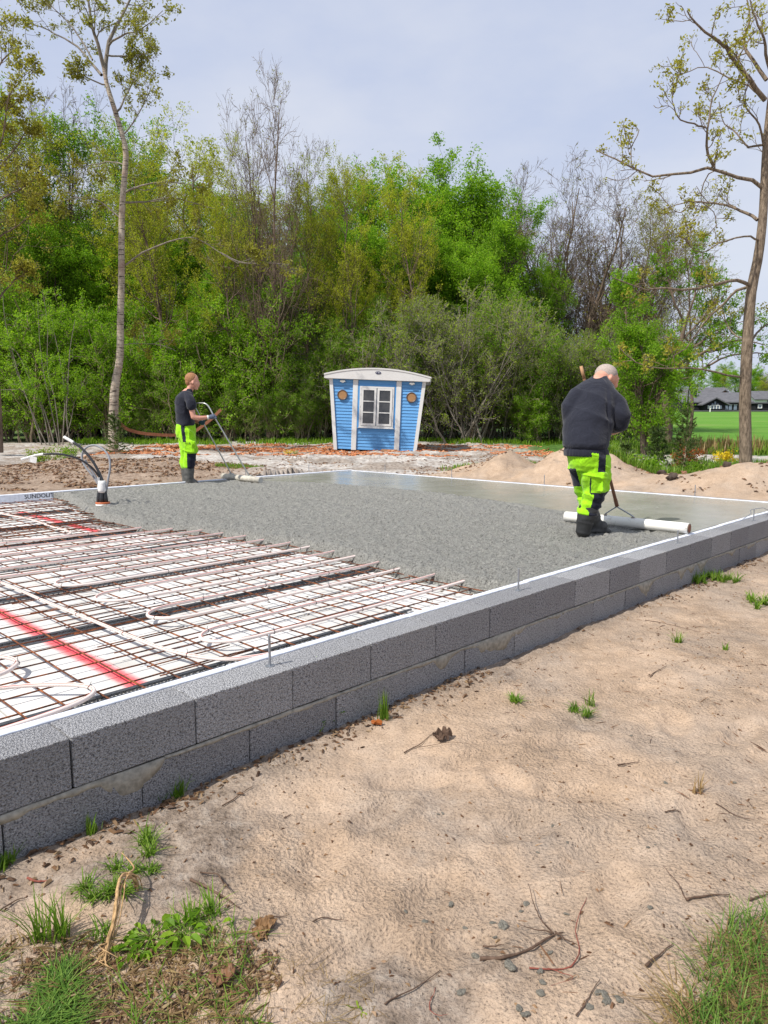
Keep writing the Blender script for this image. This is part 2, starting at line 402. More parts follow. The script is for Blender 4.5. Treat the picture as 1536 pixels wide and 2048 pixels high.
# ------------------------------------------------------------------ the ground
S_END, T_END = 9.5, 8.72
def G(x, y, fine=True):
    x = np.asarray(x, float); y = np.asarray(y, float)
    s, t = to_st(x, y)
    far = np.interp(y, [0, 12, 21, 30, 60, 105, 125, 180, 260, 420], [-.03, -.03, .07, .17, .68, 1.58, 1.85, 3.2, 5.5, 9])
    farl = np.interp(y, [0, 12, 21, 30, 60, 420], [-.03, -.03, .07, .17, .5, 6])
    k = sst(x, 6, 14); far = farl*(1-k)+far*k
    w = np.maximum(sst(t, 7.0, 8.5), sst(s, 8.3, 9.45))
    w = np.maximum(w, sst(y, 9, 14)*sst(-t, -9, 0)*0)
    low = -.365+.05*(fbm(x*.7, y*.7, 3)-.5)*sst(-t, 0, .8)+.05*sst(-t, 1.2, 4.0)
    z = low*(1-w)+far*w
    # heaps of sand along the far right edge
    H = np.interp(t, [-3, -1.5, 0, 1.3, 2.1, 3.1, 3.6, 4.1, 4.6, 4.95, 5.5, 6.1, 6.9], [.3, .36, .4, .44, .26, .20, .46, .60, .44, .16, .42, .16, 0])
    cs = 10.75+.15*np.sin(t*2.1)
    prof = np.where(s < cs, np.exp(-((s-cs)/.62)**2), np.exp(-((s-cs)/.75)**2))
    z = z+H*prof*(.85+.3*fbm(x*2.5, y*2.5, 8))*sst(s, 9.5, 9.9)
    # brown mound behind the back-left edge and pale spoil behind the slab
    z = z+.20*np.exp(-((x+5.6)/2.6)**2-((y-15.0)/1.5)**2)+.12*np.exp(-((x+2.2)/.8)**2-((y-14.1)/.45)**2)
    z = z+.12*np.exp(-((x-9.2)/1.6)**2-((y-17.5)/1.0)**2)
    behind = sst(y, 11, 13)*(1-sst(y, 26, 32))
    z = z+behind*w*.2*(fbm(x*1.1, y*1.1, 21)-.5)+behind*w*.11*(fbm(x*4, y*4, 22)-.5)
    if fine:
        near = (1-w)
        z = z+near*(.045*(fbm(x*2.2, y*2.2, 11, 3)-.5)+.030*(fbm(x*7, y*7, 12, 3)-.5)+.016*(fbm(x*26, y*26, 13, 2)-.5))
        pr = (1-sst(np.abs(fbm(x*6, y*6, 31, 2)-.5), .0, .05)); z = z-near*.007*pr
        # foot prints: shallow dents with a raised rim
        for (u, v, a) in FEET:
            c = onz(u, v, -.36); ca, sa = math.cos(a), math.sin(a)
            du = ((x-c[0])*ca+(y-c[1])*sa)/.15; dv = (-(x-c[0])*sa+(y-c[1])*ca)/.065
            rr_ = du*du+dv*dv
            z = z-.022*np.exp(-rr_**2*.9)+.010*np.exp(-((np.sqrt(rr_)-1.35)/.25)**2)
    inside = (t > .09) & (t < T_END-.1) & (s < S_END-.1) & (s > -6)
    return np.where(inside, -.55, z)
FEET = [(1050, 1650, .4), (1190, 1700, .7), (860, 1780, 1.0), (1330, 1560, .3), (1130, 1490, .2), (1400, 1640, 1.2), (760, 1620, .9), (960, 1520, .5), (1260, 1380, .2), (640, 1720, 1.3), (1010, 1560, 1.9), (1150, 1590, .1), (900, 1900, .3), (1240, 1800, 1.4), (720, 1890, .6), (1480, 1480, .9), (820, 1560, .1), (1350, 1450, 1.2)]
def Gz(x, y): return float(G(np.array([x]), np.array([y]))[0])
def onground(u, v):
    z = -.36
    for _ in range(3):
        p = onz(u, v, z); z = Gz(p[0], p[1])
    return np.array([p[0], p[1], z])
def steps(*seg):
    out = []
    for a, b, d in seg: out.append(np.arange(a, b-1e-6, d))
    out.append([seg[-1][1]]); return np.concatenate(out)
xs = steps((-420, -60, 40), (-60, -12, 3), (-12, -2.4, .12), (-2.4, 5.2, .025), (5.2, 12, .1), (12, 60, 2), (60, 420, 30))
ys = steps((-60, -2, 5), (-2, 1.2, .4), (1.2, 7.8, .025), (7.8, 19, .08), (19, 27, .16), (27, 60, 1), (60, 130, 5), (130, 430, 20))
X, Y = np.meshgrid(xs, ys)
Z = G(X, Y)
idx = np.arange(X.size).reshape(X.shape)
g = MB().add(np.stack([X, Y, Z], -1).reshape(-1, 3), np.stack([idx[:-1, :-1], idx[:-1, 1:], idx[1:, 1:], idx[1:, :-1]], -1).reshape(-1, 4))
ground = g.obj('ground', M_ground, None, True); tag(ground, kind='structure')
S_, T_ = to_st(X, Y)
nA = fbm(X*.9, Y*.9, 41); nB = fbm(X*3, Y*3, 42); nC = fbm(X*.35, Y*.35, 43)
hi_ = np.maximum(sst(T_, 8.3, 8.8), sst(S_, 9.3, 9.6))
heap = hi_*(1-sst(S_, 11.5, 12.2))*(1-sst(T_, 6.5, 7.2))*sst(S_, 9.3, 9.6)
ubar = 768+X/np.maximum(Y, .5)*FPX     # bearing, used only to lay out which soil lies where behind the slab
treeln = sst(Y, 26.5, 28.5)
grassr = hi_*sst(X, 3.6, 5.0)*sst(Y, 13.0, 13.8)*(1-heap)*sst(nA, .30, .5)
wsand = hi_*sst(X, 5.4, 6.6)*sst(Y, 15.3, 15.9)*(1-sst(Y, 18.3, 19.2))*sst(nB, .3, .5)
grassr = grassr*(1-wsand*.9)
fieldm = sst(X, 7.5, 9)*sst(Y, 21, 24)
leftbark = hi_*(1-sst(X, -3.4, -2.4))*(1-sst(Y, 15.2, 16.4))*(1-heap)
whitez = hi_*(1-heap)*(1-leftbark)*(1-treeln)
barkband = hi_*sst(Y, 19.2, 20.2)*(1-sst(Y, 24.5, 25.5))*sst(nB, .45, .6)*.6
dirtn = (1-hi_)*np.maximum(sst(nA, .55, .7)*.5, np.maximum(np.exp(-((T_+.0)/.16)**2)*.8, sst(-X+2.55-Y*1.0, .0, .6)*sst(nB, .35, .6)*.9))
dirtn = np.maximum(dirtn, (1-hi_)*np.exp(-((X-.15)/.35)**2-((Y-2.35)/.45)**2)*.8*sst(nB, .3, .6))
dirtb = whitez*sst(nA, .52, .66)*.75
zone = np.zeros((X.size, 4), np.float32); zone[:, 3] = 1
GR = np.clip(np.maximum(grassr, treeln*.9), 0, 1)*(1-fieldm)
zone[:, 0] = GR.ravel(); zone[:, 1] = np.clip(np.maximum(leftbark*.9, barkband), 0, 1).ravel(); zone[:, 2] = np.clip(whitez*.95, 0, 1).ravel()
a = ground.data.color_attributes.new('zone', 'FLOAT_COLOR', 'POINT'); a.data.foreach_set('color', zone.ravel())
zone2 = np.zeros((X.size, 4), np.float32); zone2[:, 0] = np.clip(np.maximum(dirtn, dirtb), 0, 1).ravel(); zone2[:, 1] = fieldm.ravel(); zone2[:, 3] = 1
a = ground.data.color_attributes.new('zone2', 'FLOAT_COLOR', 'POINT'); a.data.foreach_set('color', zone2.ravel())

# ------------------------------------------------------------------ block walls
def wall_block(parent, s0, s1, t0, t1, z0, z1, mat=M_block, rot=False, cuts=12):
    g = .0025
    m = MB(); c = ((s0+s1)/2, (t0+t1)/2, (z0+z1)/2)
    m.box((0, 0, 0), (s1-s0-2*g, t1-t0, z1-z0-.004))
    o = m.obj('block', mat, parent); x, y, _ = ST(c[0], c[1]); o.location = (x+random.uniform(-.002, .002), y+random.uniform(-.002, .002), c[2]); o.rotation_euler = (random.uniform(-.003, .003), 0, WALL_ROT+random.uniform(-.003, .003))
    return bevel(o, .004, 2)
def mortar_seg(parent, s0, s1, t, z, seed, side=-1):
    n = 40; s = np.linspace(s0, s1, n); prs = fbm(s*9, s*0+seed, seed, 3)
    drop = .008+(.14*np.clip(fbm(s*4.3, s*0+3+seed, seed+5, 2)-.47, 0, 1)*2.2+.016*prs)*np.sin(np.linspace(0, math.pi, n))**.5
    up = .001+.005*vn(s*14, s*0, seed+9)
    th = .002+.008*fbm(s*26, s*0+1, seed+2, 2)
    rings = []
    for i in range(n):
        pr = [(0, up[i]), (th[i], up[i]*.5), (th[i]*1.4, -drop[i]*.4), (th[i]*.6, -drop[i]), (0, -drop[i]*1.03), (-.02, 0)]
        rings.append([ST(s[i], t+side*a_, z+b_) for a_, b_ in pr])
    o = MB().rings(rings).obj('mortar', M_mortar, parent, True); return recalc(o)
wall = empty('block_wall', (0, 0, 0)); tag(wall, 'grey lightweight-block foundation wall around the wet concrete slab, two courses high beside the sand', 'wall')
WT = .19
for k in range(-9, 21):
    s0 = k*.5 - 0.0
    if s0 >= S_END: break
    # the near side joints come at 0, .5, 1 ... along the wall
    wall_block(wall, s0, min(s0+.5, S_END), 0, WT, -.195, 0)
    sh = .26
    wall_block(wall, s0+sh-.5, min(s0+sh, S_END), -.004, WT, -.395, -.203)
for k, s0 in enumerate(np.arange(-1.5, S_END-.4, .93)):
    mortar_seg(wall, s0, min(s0+.93, S_END), 0.001, -.199, 50+k)
for k in range(18):      # far right edge
    t0 = WT+k*.48
    if t0 > T_END-.2: break
    wall_block(wall, S_END-WT, S_END, t0, min(t0+.48, T_END), -.195, -.004)
for k in range(-4, 19):   # back left edge
    s0 = k*.5+.02
    wall_block(wall, s0, min(s0+.5, S_END-WT), T_END-WT, T_END, -.195, -.004)
# white edge insulation
ei = empty('edge_insulation', (0, 0, 0)); tag(ei, 'white polystyrene edging strip between the grey block wall and the slab', 'insulation strip')
def strip_seg(s0, s1, t0, t1, z0, z1):
    x, y, _ = ST((s0+s1)/2, (t0+t1)/2)
    o = MB().box((0, 0, 0), (s1-s0-.003, t1-t0, z1-z0)).obj('foam_strip', M_foamedge, ei); o.location = (x, y, (z0+z1)/2); o.rotation_euler = (0, 0, WALL_ROT)
    return bevel(o, .004)
for s0 in np.arange(-4, S_END-.3, 1.2):
    s1 = min(s0+1.2, S_END-WT)
    strip_seg(s0, s1, WT+.004, WT+.048, -.13, .004+random.uniform(-.002, .003))
for s0 in np.arange(-1.4, S_END-.3, 1.2):
    s1 = min(s0+1.2, S_END-WT)
    strip_seg(s0, s1, T_END-WT-.09, T_END-WT-.002, -.13, .015)
for t0 in np.arange(WT+.1, T_END-WT-.2, 1.2):
    t1 = min(t0+1.2, T_END-WT-.1); strip_seg(S_END-WT-.045, S_END-WT-.003, t0, t1, -.13, .008)
lp = bpy.data.curves.new('printed_word', 'FONT'); lp.body = 'SUNDOLITT'; lp.size = .085; lp.extrude = .001
to_ = bpy.data.objects.new('tmp', lp); COL.objects.link(to_); dg_ = bpy.context.evaluated_depsgraph_get(); wm2 = bpy.data.meshes.new_from_object(to_.evaluated_get(dg_)); bpy.data.objects.remove(to_); bpy.data.curves.remove(lp)
wm2.materials.clear(); wm2.materials.append(M_tie); lo = bpy.data.objects.new('printed_word', wm2); COL.objects.link(lo); lo.parent = ei
x, y, _ = ST(2.86, T_END-WT-.094); lo.location = (x, y, -.06); lo.rotation_euler = (math.pi/2, 0, WALL_ROT)

# ------------------------------------------------------------------ foam boards, bars, pipes
ZF = -.112
floorins = empty('floor_insulation', (0, 0, 0)); tag(floorins, 'white polystyrene boards under the rusty bars, sprayed with two red lines', 'insulation')
def board(s0, s1, t0, t1, red=None):
    if red is None:
        m = MB().box((0, 0, 0), (s1-s0-.011, t1-t0-.011, .05)); mat = M_foam
        o = m.obj('insulation_board', mat, floorins)
    else:
        # finer sheet so that the sprayed line can be stored on it
        n1_, n2_ = 40, 24; a_ = np.linspace(-(s1-s0-.005)/2, (s1-s0-.005)/2, n1_); b_ = np.linspace(-(t1-t0-.005)/2, (t1-t0-.005)/2, n2_)
        A, B = np.meshgrid(a_, b_); ii = np.arange(A.size).reshape(A.shape)
        m = MB().add(np.stack([A, B, A*0+.025], -1), np.stack([ii[:-1, :-1], ii[:-1, 1:], ii[1:, 1:], ii[1:, :-1]], -1).reshape(-1, 4))
        m.box((0, 0, -.001), (s1-s0-.005, t1-t0-.005, .048))
        o = m.obj('insulation_board', M_paint, floorins)
        ss = A+(s0+s1)/2; tt = B+(t0+t1)/2; val = np.zeros(A.shape)
        for (sc_, ta, tb, w_) in RED: val = np.maximum(val, np.exp(-((ss-sc_+.004*np.sin(tt*5))/w_)**2)*sst(tt, ta-.03, ta+.03)*(1-sst(tt, tb-.03, tb+.03)))
        vals = np.concatenate([val.ravel(), np.zeros(8)]).astype(np.float32)
        at_ = o.data.attributes.new('paint', 'FLOAT', 'POINT'); at_.data.foreach_set('value', vals)
    x, y, _ = ST((s0+s1)/2, (t0+t1)/2); o.location = (x, y, ZF-.025+random.uniform(-.002, .001)); o.rotation_euler = (0, 0, WALL_ROT)
RED = [(.545, .55, 3.3, .045), (2.43, 4.95, 7.4, .06)]
row = 0; t0 = WT+.062
while t0 < T_END-WT-.1:
    t1 = min(t0+.6, T_END-WT-.094); s0 = -3.6+(.6 if row % 2 else 0)
    while s0 < 3.9:
        isred = any(s0 < r[0]+.1 and s0+1.2 > r[0]-.1 and t1 > r[1]-.05 and t0 < r[2]+.05 for r in RED)
        board(s0, s0+1.2, t0, t1, True if isred else None); s0 += 1.2
    t0 += .6; row += 1
mesh_e = empty('reinforcement_mesh', (0, 0, 0)); tag(mesh_e, 'rusty steel reinforcement mesh lying over the white insulation boards', 'rebar mesh')
def conc_edge(t):
    return np.interp(t, [0, .3, .5, .9, 1.2, 1.6, 2.0, 2.7, 3.4, 4.2, 4.7, 5.8, 6.5, 8.0, 8.6], [3.03, 3.02, 3.01, 3.08, 3.01, 3.07, 3.14, 3.16, 3.09, 2.94, 2.66, 2.72, 2.9, 3.26, 3.3])+.05*(vn(np.asarray(t)*6, np.asarray(t)*0, 71)-.5)
def bar(pts, r, name='bar'):
    o = MB().tubes(np.array(pts)[None], np.full((1, len(pts)), r), 5, True).obj(name, M_rust, mesh_e, True)
for t in np.arange(.37, 8.4, .19):
    n = 18; s = np.linspace(-1.2+random.uniform(-.5, .2) if t < 3 else .2, 3.75, n)
    jt = t+.004*np.sin(s*3+t*7); bar([ST(a_, b_, ZF+.032+.004*math.sin(a_*4+t*9)) for a_, b_ in zip(s, jt)], .0043)
for s in np.arange(-1.0, 3.7, .168):
    ta = .33; n = 26; t = np.linspace(ta, 8.35, n); bar([ST(s+.004*math.sin(b_*4+s*5), b_, ZF+.039+.004*math.sin(b_*3+s*9)) for b_ in t], .0045)
for (sa, sb, ta, tb) in [(1.55, 3.0, 4.15, 4.25), (1.3, 2.6, 5.1, 5.1), (1.2, 2.7, 5.25, 5.3), (1.4, 2.65, 5.45, 5.5), (1.6, 2.7, 5.7, 5.66), (1.5, 2.9, 6.3, 6.25), (2.0, 3.1, 7.2, 7.3), (1.9, 3.1, 7.5, 7.5)]:
    bar([ST(sa, ta, ZF+.05), ST((sa+sb)/2, (ta+tb)/2, ZF+.058), ST(sb, tb, ZF+.05)], .005)
for k in range(14):   # lapped ends of the second mesh sheet
    t = .45+k*.155+.05; bar([ST(.62+.02*math.sin(k), t, ZF+.048), ST(1.12+.03*math.cos(k*2), t+.006, ZF+.047)], .0035)
# spacer strips
def spacer(t, s0, s1, idx, label):
    m = MB(); zt = ZF+.028; w = .040
    for sg in (-1, 1):
        for (f0, hgt) in ((1.0, .002), (.5, .5), (.08, 1.0)):
            m.tubes(np.array([ST(s0, t+sg*w*f0, ZF+.003+.026*hgt), ST((s0+s1)/2, t+sg*w*f0, ZF+.003+.026*hgt), ST(s1, t+sg*w*f0, ZF+.003+.026*hgt)])[None], np.full((1, 3), [.0055, .004, .006][[1., .5, .08].index(f0)]), 4, True)
        ns = int((s1-s0)/.036)
        ss = s0+np.arange(ns)*.036
        P0 = np.array([ST(q, t+sg*w, ZF+.004) for q in ss]); P1 = np.array([ST(q+.007, t+sg*w*.5, ZF+.016) for q in ss]); P2 = np.array([ST(q, t+sg*w*.05, ZF+.029) for q in ss])
        m.tubes(np.stack([P0, P1, P2], 1), np.full((ns, 3), .0052), 3)
    o = m.obj('spacer_strip', M_spacer); tag(o, label, 'spacer strip', 'perforated spacer strips under the mesh')
for i, (t, s0, s1, lb) in enumerate([(.50, -1.2, 2.35, 'dark perforated spacer strip nearest the block wall, under the mesh'), (1.60, -.6, 3.1, 'dark perforated spacer strip under the mesh, second from the block wall'),
        (2.62, -.2, 3.1, 'dark perforated spacer strip crossing the middle of the bare boards, third from the wall'), (3.68, .3, 3.0, 'dark perforated spacer strip, fourth from the wall, ending at the wet concrete'),
        (4.75, .9, 2.7, 'dark perforated spacer strip, fifth from the wall beside the looped pipe'), (5.85, 1.4, 2.7, 'dark perforated spacer strip crossing the far red line, sixth from the wall'), (7.0, 1.8, 2.95, 'dark perforated spacer strip farthest from the wall, near the conduit bundle')]):
    spacer(t, s0, s1, i, lb)
# pipes
ZP = ZF+.058
PR = .0102
def pipe(pts, label, group=None, n=None, ties=True, seed=0):
    P = spline(pts, n or max(12, len(pts)*9)); e_ = empty('heating_pipe', tuple(P[0])); tag(e_, label, 'pipe', group)
    Q = P-P[0]
    MB().tubes(Q[None], np.full((1, len(Q)), PR), 8, True).obj('tube', M_pex, e_, True)
    off = Q.copy(); off[:, 2] += PR*.72; T = np.gradient(Q, axis=0); T /= np.linalg.norm(T, axis=1, keepdims=True); off[:, 0] += T[:, 1]*PR*.62; off[:, 1] -= T[:, 0]*PR*.62
    MB().tubes(off[None], np.full((1, len(Q)), .0016), 4).obj('red_line', M_pexred, e_, True)
    if ties:
        L = np.concatenate([[0], np.cumsum(np.linalg.norm(np.diff(Q, axis=0), axis=1))]); rr = random.Random(seed)
        d = rr.uniform(.2, .6)
        while d < L[-1]-.1:
            c_ = np.array([np.interp(d, L, Q[:, j]) for j in range(3)]); tg = np.array([np.interp(d, L, T[:, j]) for j in range(3)])
            s_ = Vector(tg).to_track_quat('Z', 'Y').to_matrix()
            an = np.linspace(0, 2*math.pi, 9); ring = np.array([[math.cos(a_)*(PR+.001), math.sin(a_)*(PR+.001), 0] for a_ in an])@np.array(s_).T+c_
            m = MB().tubes(ring[None], np.full((1, 9), .0022), 4)
            tail = np.array([c_+[0, 0, PR], c_+[rr.uniform(-.006, .006), rr.uniform(-.006, .006), PR+rr.uniform(.012, .03)]])
            m.tubes(tail[None], np.full((1, 2), .0013), 3, True); m.obj('cable_tie', M_tie, e_)
            d += rr.uniform(.5, .85)
def ps(s, t, dz=0): return ST(s, t, ZP+dz)
tk = [.65+.31*k for k in range(14)]
names = ['nearest the wall', 'second from the wall', 'third from the wall', 'fourth from the wall']
for k in range(4):
    a_, b_ = tk[2*k], tk[2*k+1]; m_ = (a_+b_)/2; e1 = float(conc_edge(a_))+.25; e2 = float(conc_edge(b_))+.25
    so = [0, .02, -.02, -.03][k]
    pipe([ps(e1, a_, .012), ps(e1-.4, a_+.01), ps(2.0, a_-.01), ps(1.5, a_), ps(1.22+so, a_+.005), ps(1.09+so, a_+.06), ps(1.04+so, m_), ps(1.09+so, b_-.06), ps(1.22+so, b_-.005), ps(1.5, b_), ps(2.0, b_+.01), ps(e2-.4, b_-.01), ps(e2, b_, .012)],
         'pale U-bent floor heating pipe, loop '+names[k]+', running into the wet concrete', None, 110, True, k)
words = ['ninth', 'tenth', 'eleventh', 'twelfth', 'thirteenth', 'fourteenth']
for k in range(8, 14):
    t = tk[k]; e1 = float(conc_edge(t))+.3
    pipe([ps(-.3+.12*(k-8)+.2*(k > 10), t+.16-.02*(k-8)), ps(.9, t+.06), ps(1.6, t+.02), ps(2.3, t-.01), ps(e1-.3, t), ps(e1, t, .012)], 'pale straight heating pipe crossing the boards, %s pipe row from the wall' % words[k-8], None, 40, True, k)
pipe([ps(.60, 4.3), ps(.70, 3.6), ps(.76, 3.02), ps(.77, 2.29), ps(.79, 1.53), ps(.80, 1.1), ps(.82, .8), ps(.90, .52), ps(1.05, .395), ps(1.35, .335), ps(2.0, .31), ps(2.8, .31), ps(3.3, .31)], 'long pale pipe crossing the whole mesh, then turning along the block wall', None, 120, True, 31)
pipe([ps(-.7, .95), ps(-.3, .93), ps(.05, .83), ps(.25, .68), ps(.32, .555), ps(.27, .46), ps(.1, .40), ps(-.3, .36), ps(-.8, .36)], 'pale pipe loop beside the wall at the near left, tied at its bend', None, 70, True, 33)
pipe([ps(-.6, 1.5), ps(-.1, 1.46), ps(.13, 1.36), ps(.22, 1.2), ps(.18, 1.08), ps(.02, 1.0), ps(-.5, .99)], 'short pale pipe bend cut off by the left side, short of the red line', None, 60, True, 35)
pipe([ps(2.02, 7.5), ps(2.06, 6.9), ps(2.12, 6.2), ps(2.07, 5.5), ps(2.06, 5.0), ps(1.98, 4.78), ps(1.8, 4.72), ps(1.5, 4.85), ps(1.1, 5.0)], 'pale pipe loop beside the far red line, bending round near the concrete', None, 70, True, 37)
# crumbs of concrete on the boards
m = MB()
for k in range(420):
    t = RNG.uniform(.35, 7.5); s = float(conc_edge(t))-abs(RNG.normal(0, .55)); r_ = RNG.uniform(.003, .010)
    x, y, _ = ST(s, t); m.box((x, y, ZF+.004), (r_*2, r_*1.6, r_), RNG.uniform(0, 3), .3, .2, .7)
tag(m.obj('concrete_crumbs', M_cement), 'grey crumbs of concrete spilt on the white boards', 'crumbs', kind='stuff')

# ------------------------------------------------------------------ the wet concrete
st_s = steps((2.3, 7.6, .018), (7.6, S_END-WT-.045, .06)); st_t = steps((WT+.056, 8.44, .018))
st_t[-1] = T_END-WT-.094
SS, TT = np.meshgrid(st_s, st_t)
edge = conc_edge(TT)+.05*(fbm(SS*8, TT*8, 73)-.5)
smb = np.interp(TT, [0, .25, 1.0, 1.9, 3.0, 4.05, 5.5, 7.1, 7.8, 8.5], [6.15, 6.15, 6.35, 6.62, 6.9, 7.08, 7.2, 6.84, 6.6, 6.55])
smo = sst(SS-smb+.12*(fbm(SS*2.2, TT*2.2, 75)-.5), -.05, .06)
worm = fbm(SS*27+3*vn(SS*6, TT*6, 80), TT*27+3*vn(SS*6, TT*6, 81), 82, 3, .6)
rough = (worm-.5)*.055+.034*(fbm(SS*2.6, TT*1.3, 83)-.5)+.012*np.sin(SS*9+5*vn(SS*.8, TT*.9, 87))*vn(SS*1.1, TT*1.1, 89)+.016*(vn(SS*38, TT*38, 84)-.5)
lip = 1-sst(SS-edge, -.01, .13)
dr = SS-edge
Zc = .004+rough*(1-smo)+.0016*(fbm(SS*3, TT*3, 88)-.5)*smo-.002
Zc = Zc-(lip**1.6)*.105
edgek = np.minimum(sst(TT, WT+.05, WT+.16), sst(-TT, -(T_END-WT-.09), -(T_END-WT-.25)))
Zc = np.where(smo < .5, Zc*edgek+.001*(1-edgek), Zc)
Zc = np.where(dr < -.02, -.16, Zc)
xx = O[0]+D[0]*SS+N[0]*TT; yy = O[1]+D[1]*SS+N[1]*TT
# the men's boots press into it
def press(px, py, r): 
    global Zc
    Zc = Zc-.02*np.exp(-(((xx-px)**2+(yy-py)**2)/r**2)**2)*(1-smo*.5)
press(1.92, 6.86, .16); press(2.1, 7.05, .14); press(-3.28, 12.3, .16)
idx = np.arange(SS.size).reshape(SS.shape)
conc = MB().add(np.stack([xx, yy, Zc], -1).reshape(-1, 3), np.stack([idx[:-1, :-1], idx[:-1, 1:], idx[1:, 1:], idx[1:, :-1]], -1).reshape(-1, 4)).obj('wet_concrete', M_conc, None, True)
a_ = conc.data.attributes.new('smoothness', 'FLOAT', 'POINT'); a_.data.foreach_set('value', smo.ravel().astype(np.float32))
tag(conc, kind='structure')

# ------------------------------------------------------------------ anchor rods
def rod(s, t, h, label, nut=True):
    x, y, _ = ST(s, t); e_ = empty('anchor_rod', (x, y, -.002), random.uniform(-1, 1)); tag(e_, label, 'anchor rod', 'threaded anchor rods standing in the wall')
    m = MB(); pr = []
    zz = 0
    while zz < h: pr += [(.0058, zz), (.0066, zz+.003)]; zz += .006
    m.lathe([(.0001, 0)]+pr+[(.0001, zz)], k=8); m.obj('threaded_rod', M_zinc, e_, True)
    w = MB().lathe([(.001, .0), (.022, .0), (.022, .003), (.001, .003)], k=12).obj('washer', M_zinc, e_)
rod(.95, .10, .145, 'zinc anchor rod standing in the wall top beside the bare mesh, nearest of the row')
rod(2.96, .11, .145, 'zinc anchor rod in the wall top where the concrete edge meets the wall')
rod(5.45, .10, .12, 'zinc anchor rod in the wall top before the end of the white float pipe')
rod(7.42, .09, .13, 'zinc anchor rod in the wall top near the right side, wire around it')
x, y, _ = ST(S_END-.1, 1.9)
for s, t, lb in [(S_END-.09, 1.5, 'thin anchor rod on the far slab edge before the sand heap at right'), (S_END-.09, 3.95, 'thin anchor rod on the far slab edge behind the bent man'), (S_END-.09, 5.9, 'thin anchor rod on the far slab edge left of the first sand heap'),
        (8.3, T_END-.1, 'thin anchor rod on the back slab edge before the blue cabin'), (6.8, T_END-.1, 'thin anchor rod on the back edge right of the first float'), (4.1, T_END-.1, 'thin anchor rod on the back edge left of the conduits'), (S_END-.09, 7.6, 'thin anchor rod close to the far slab corner')]:
    rod(s, t, .16, lb)
# loose wire at the right end of the wall
wp = [ST(7.3, .16, .02), ST(7.45, .13, .07), ST(7.6, .18, .09), ST(7.8, .12, .10), ST(8.1, .16, .05), ST(8.4, .12, .02), ST(8.1, .05, .015), ST(7.8, .10, .03)]
tag(MB().tubes(spline(wp, 50)[None], np.full((1, 50), .004), 5, True).obj('loose_wire', M_zinc, None, True), 'loose coil of thin wire on the wall top at the far right', 'wire')
# ------------------------------------------------------------------ trees and shrubs: generators
def unit(a): return a/(np.linalg.norm(a, axis=-1, keepdims=True)+1e-9)
def kids(P, Rr, n, L, ang, rng, m=7, ts=(.25, 1.), curl=.18, trop=.08, rr=.6, fall=.45, tip=.25, rmin=.003, flat=1.0):
    Nn, m0, _ = P.shape
    u = rng.uniform(ts[0], ts[1], (Nn, n)); q = u*(m0-1); i = np.minimum(q.astype(int), m0-2); f = (q-i)[..., None]
    ar = np.arange(Nn)[:, None]
    p = P[ar, i]*(1-f)+P[ar, i+1]*f; tg = unit(P[ar, i+1]-P[ar, i]); r = Rr[ar, i]*(1-f[..., 0])+Rr[ar, i+1]*f[..., 0]
    rnd = unit(rng.normal(size=(Nn, n, 3))*np.array([1, 1, flat])); side = unit(rnd-(rnd*tg).sum(-1, keepdims=True)*tg)
    a = np.radians(rng.normal(ang, ang*.22, (Nn, n)))[..., None]
    d = unit(tg*np.cos(a)+side*np.sin(a))
    L = np.broadcast_to(np.asarray(L, float).reshape(-1, 1) if np.ndim(L) else L, (Nn, n))*(1-fall*u)*rng.uniform(.65, 1.25, (Nn, n))
    d = d.reshape(-1, 3); p = p.reshape(-1, 3); L = L.reshape(-1); r = r.reshape(-1)*rr
    out = [p]; st = (L/(m-1))[:, None]
    for k in range(m-1):
        d = unit(d+rng.normal(0, curl, d.shape)+np.array([0, 0, trop])); p = p+d*st; out.append(p)
    Q = np.stack(out, 1); rad = np.maximum(r[:, None]*np.linspace(1, tip, m)[None], rmin)
    return Q, rad, L
def leaves(mb, P, n, size, spread, rng, ts=(.15, 1.), cluster=1, up=.5, asp=.5, csp=.06):
    Nn, m0, _ = P.shape
    nc = max(1, n//cluster)
    b = rng.integers(0, Nn, nc); u = rng.uniform(ts[0], ts[1], nc)**.8; q = u*(m0-1); i = np.minimum(q.astype(int), m0-2); f = (q-i)[:, None]
    p = P[b, i]*(1-f)+P[b, i+1]*f+rng.normal(0, spread, (nc, 3))
    if cluster > 1: p = np.repeat(p, cluster, 0)+rng.normal(0, csp, (nc*cluster, 3))
    M = len(p)
    nr = unit(rng.normal(size=(M, 3))+np.array([0, 0, up])); a = unit(np.cross(nr, rng.normal(size=(M, 3)))); c = np.cross(nr, a)
    s = (size*rng.uniform(.55, 1.35, M))[:, None]
    V = np.stack([p-a*s*.5, p+c*s*asp*.5+nr*s*.08, p+a*s*.5-nr*s*.1, p-c*s*asp*.5+nr*s*.08], 1).reshape(-1, 3)
    mb.add(V, np.arange(M*4).reshape(-1, 4))
def wood_obj(levels, name, mat, parent, ks=(9, 6, 4, 3, 3)):
    m = MB()
    for (P, Rr), k in zip(levels, ks): m.tubes(P, Rr, k)
    return m.obj(name, mat, parent, True)
PROTO = {}
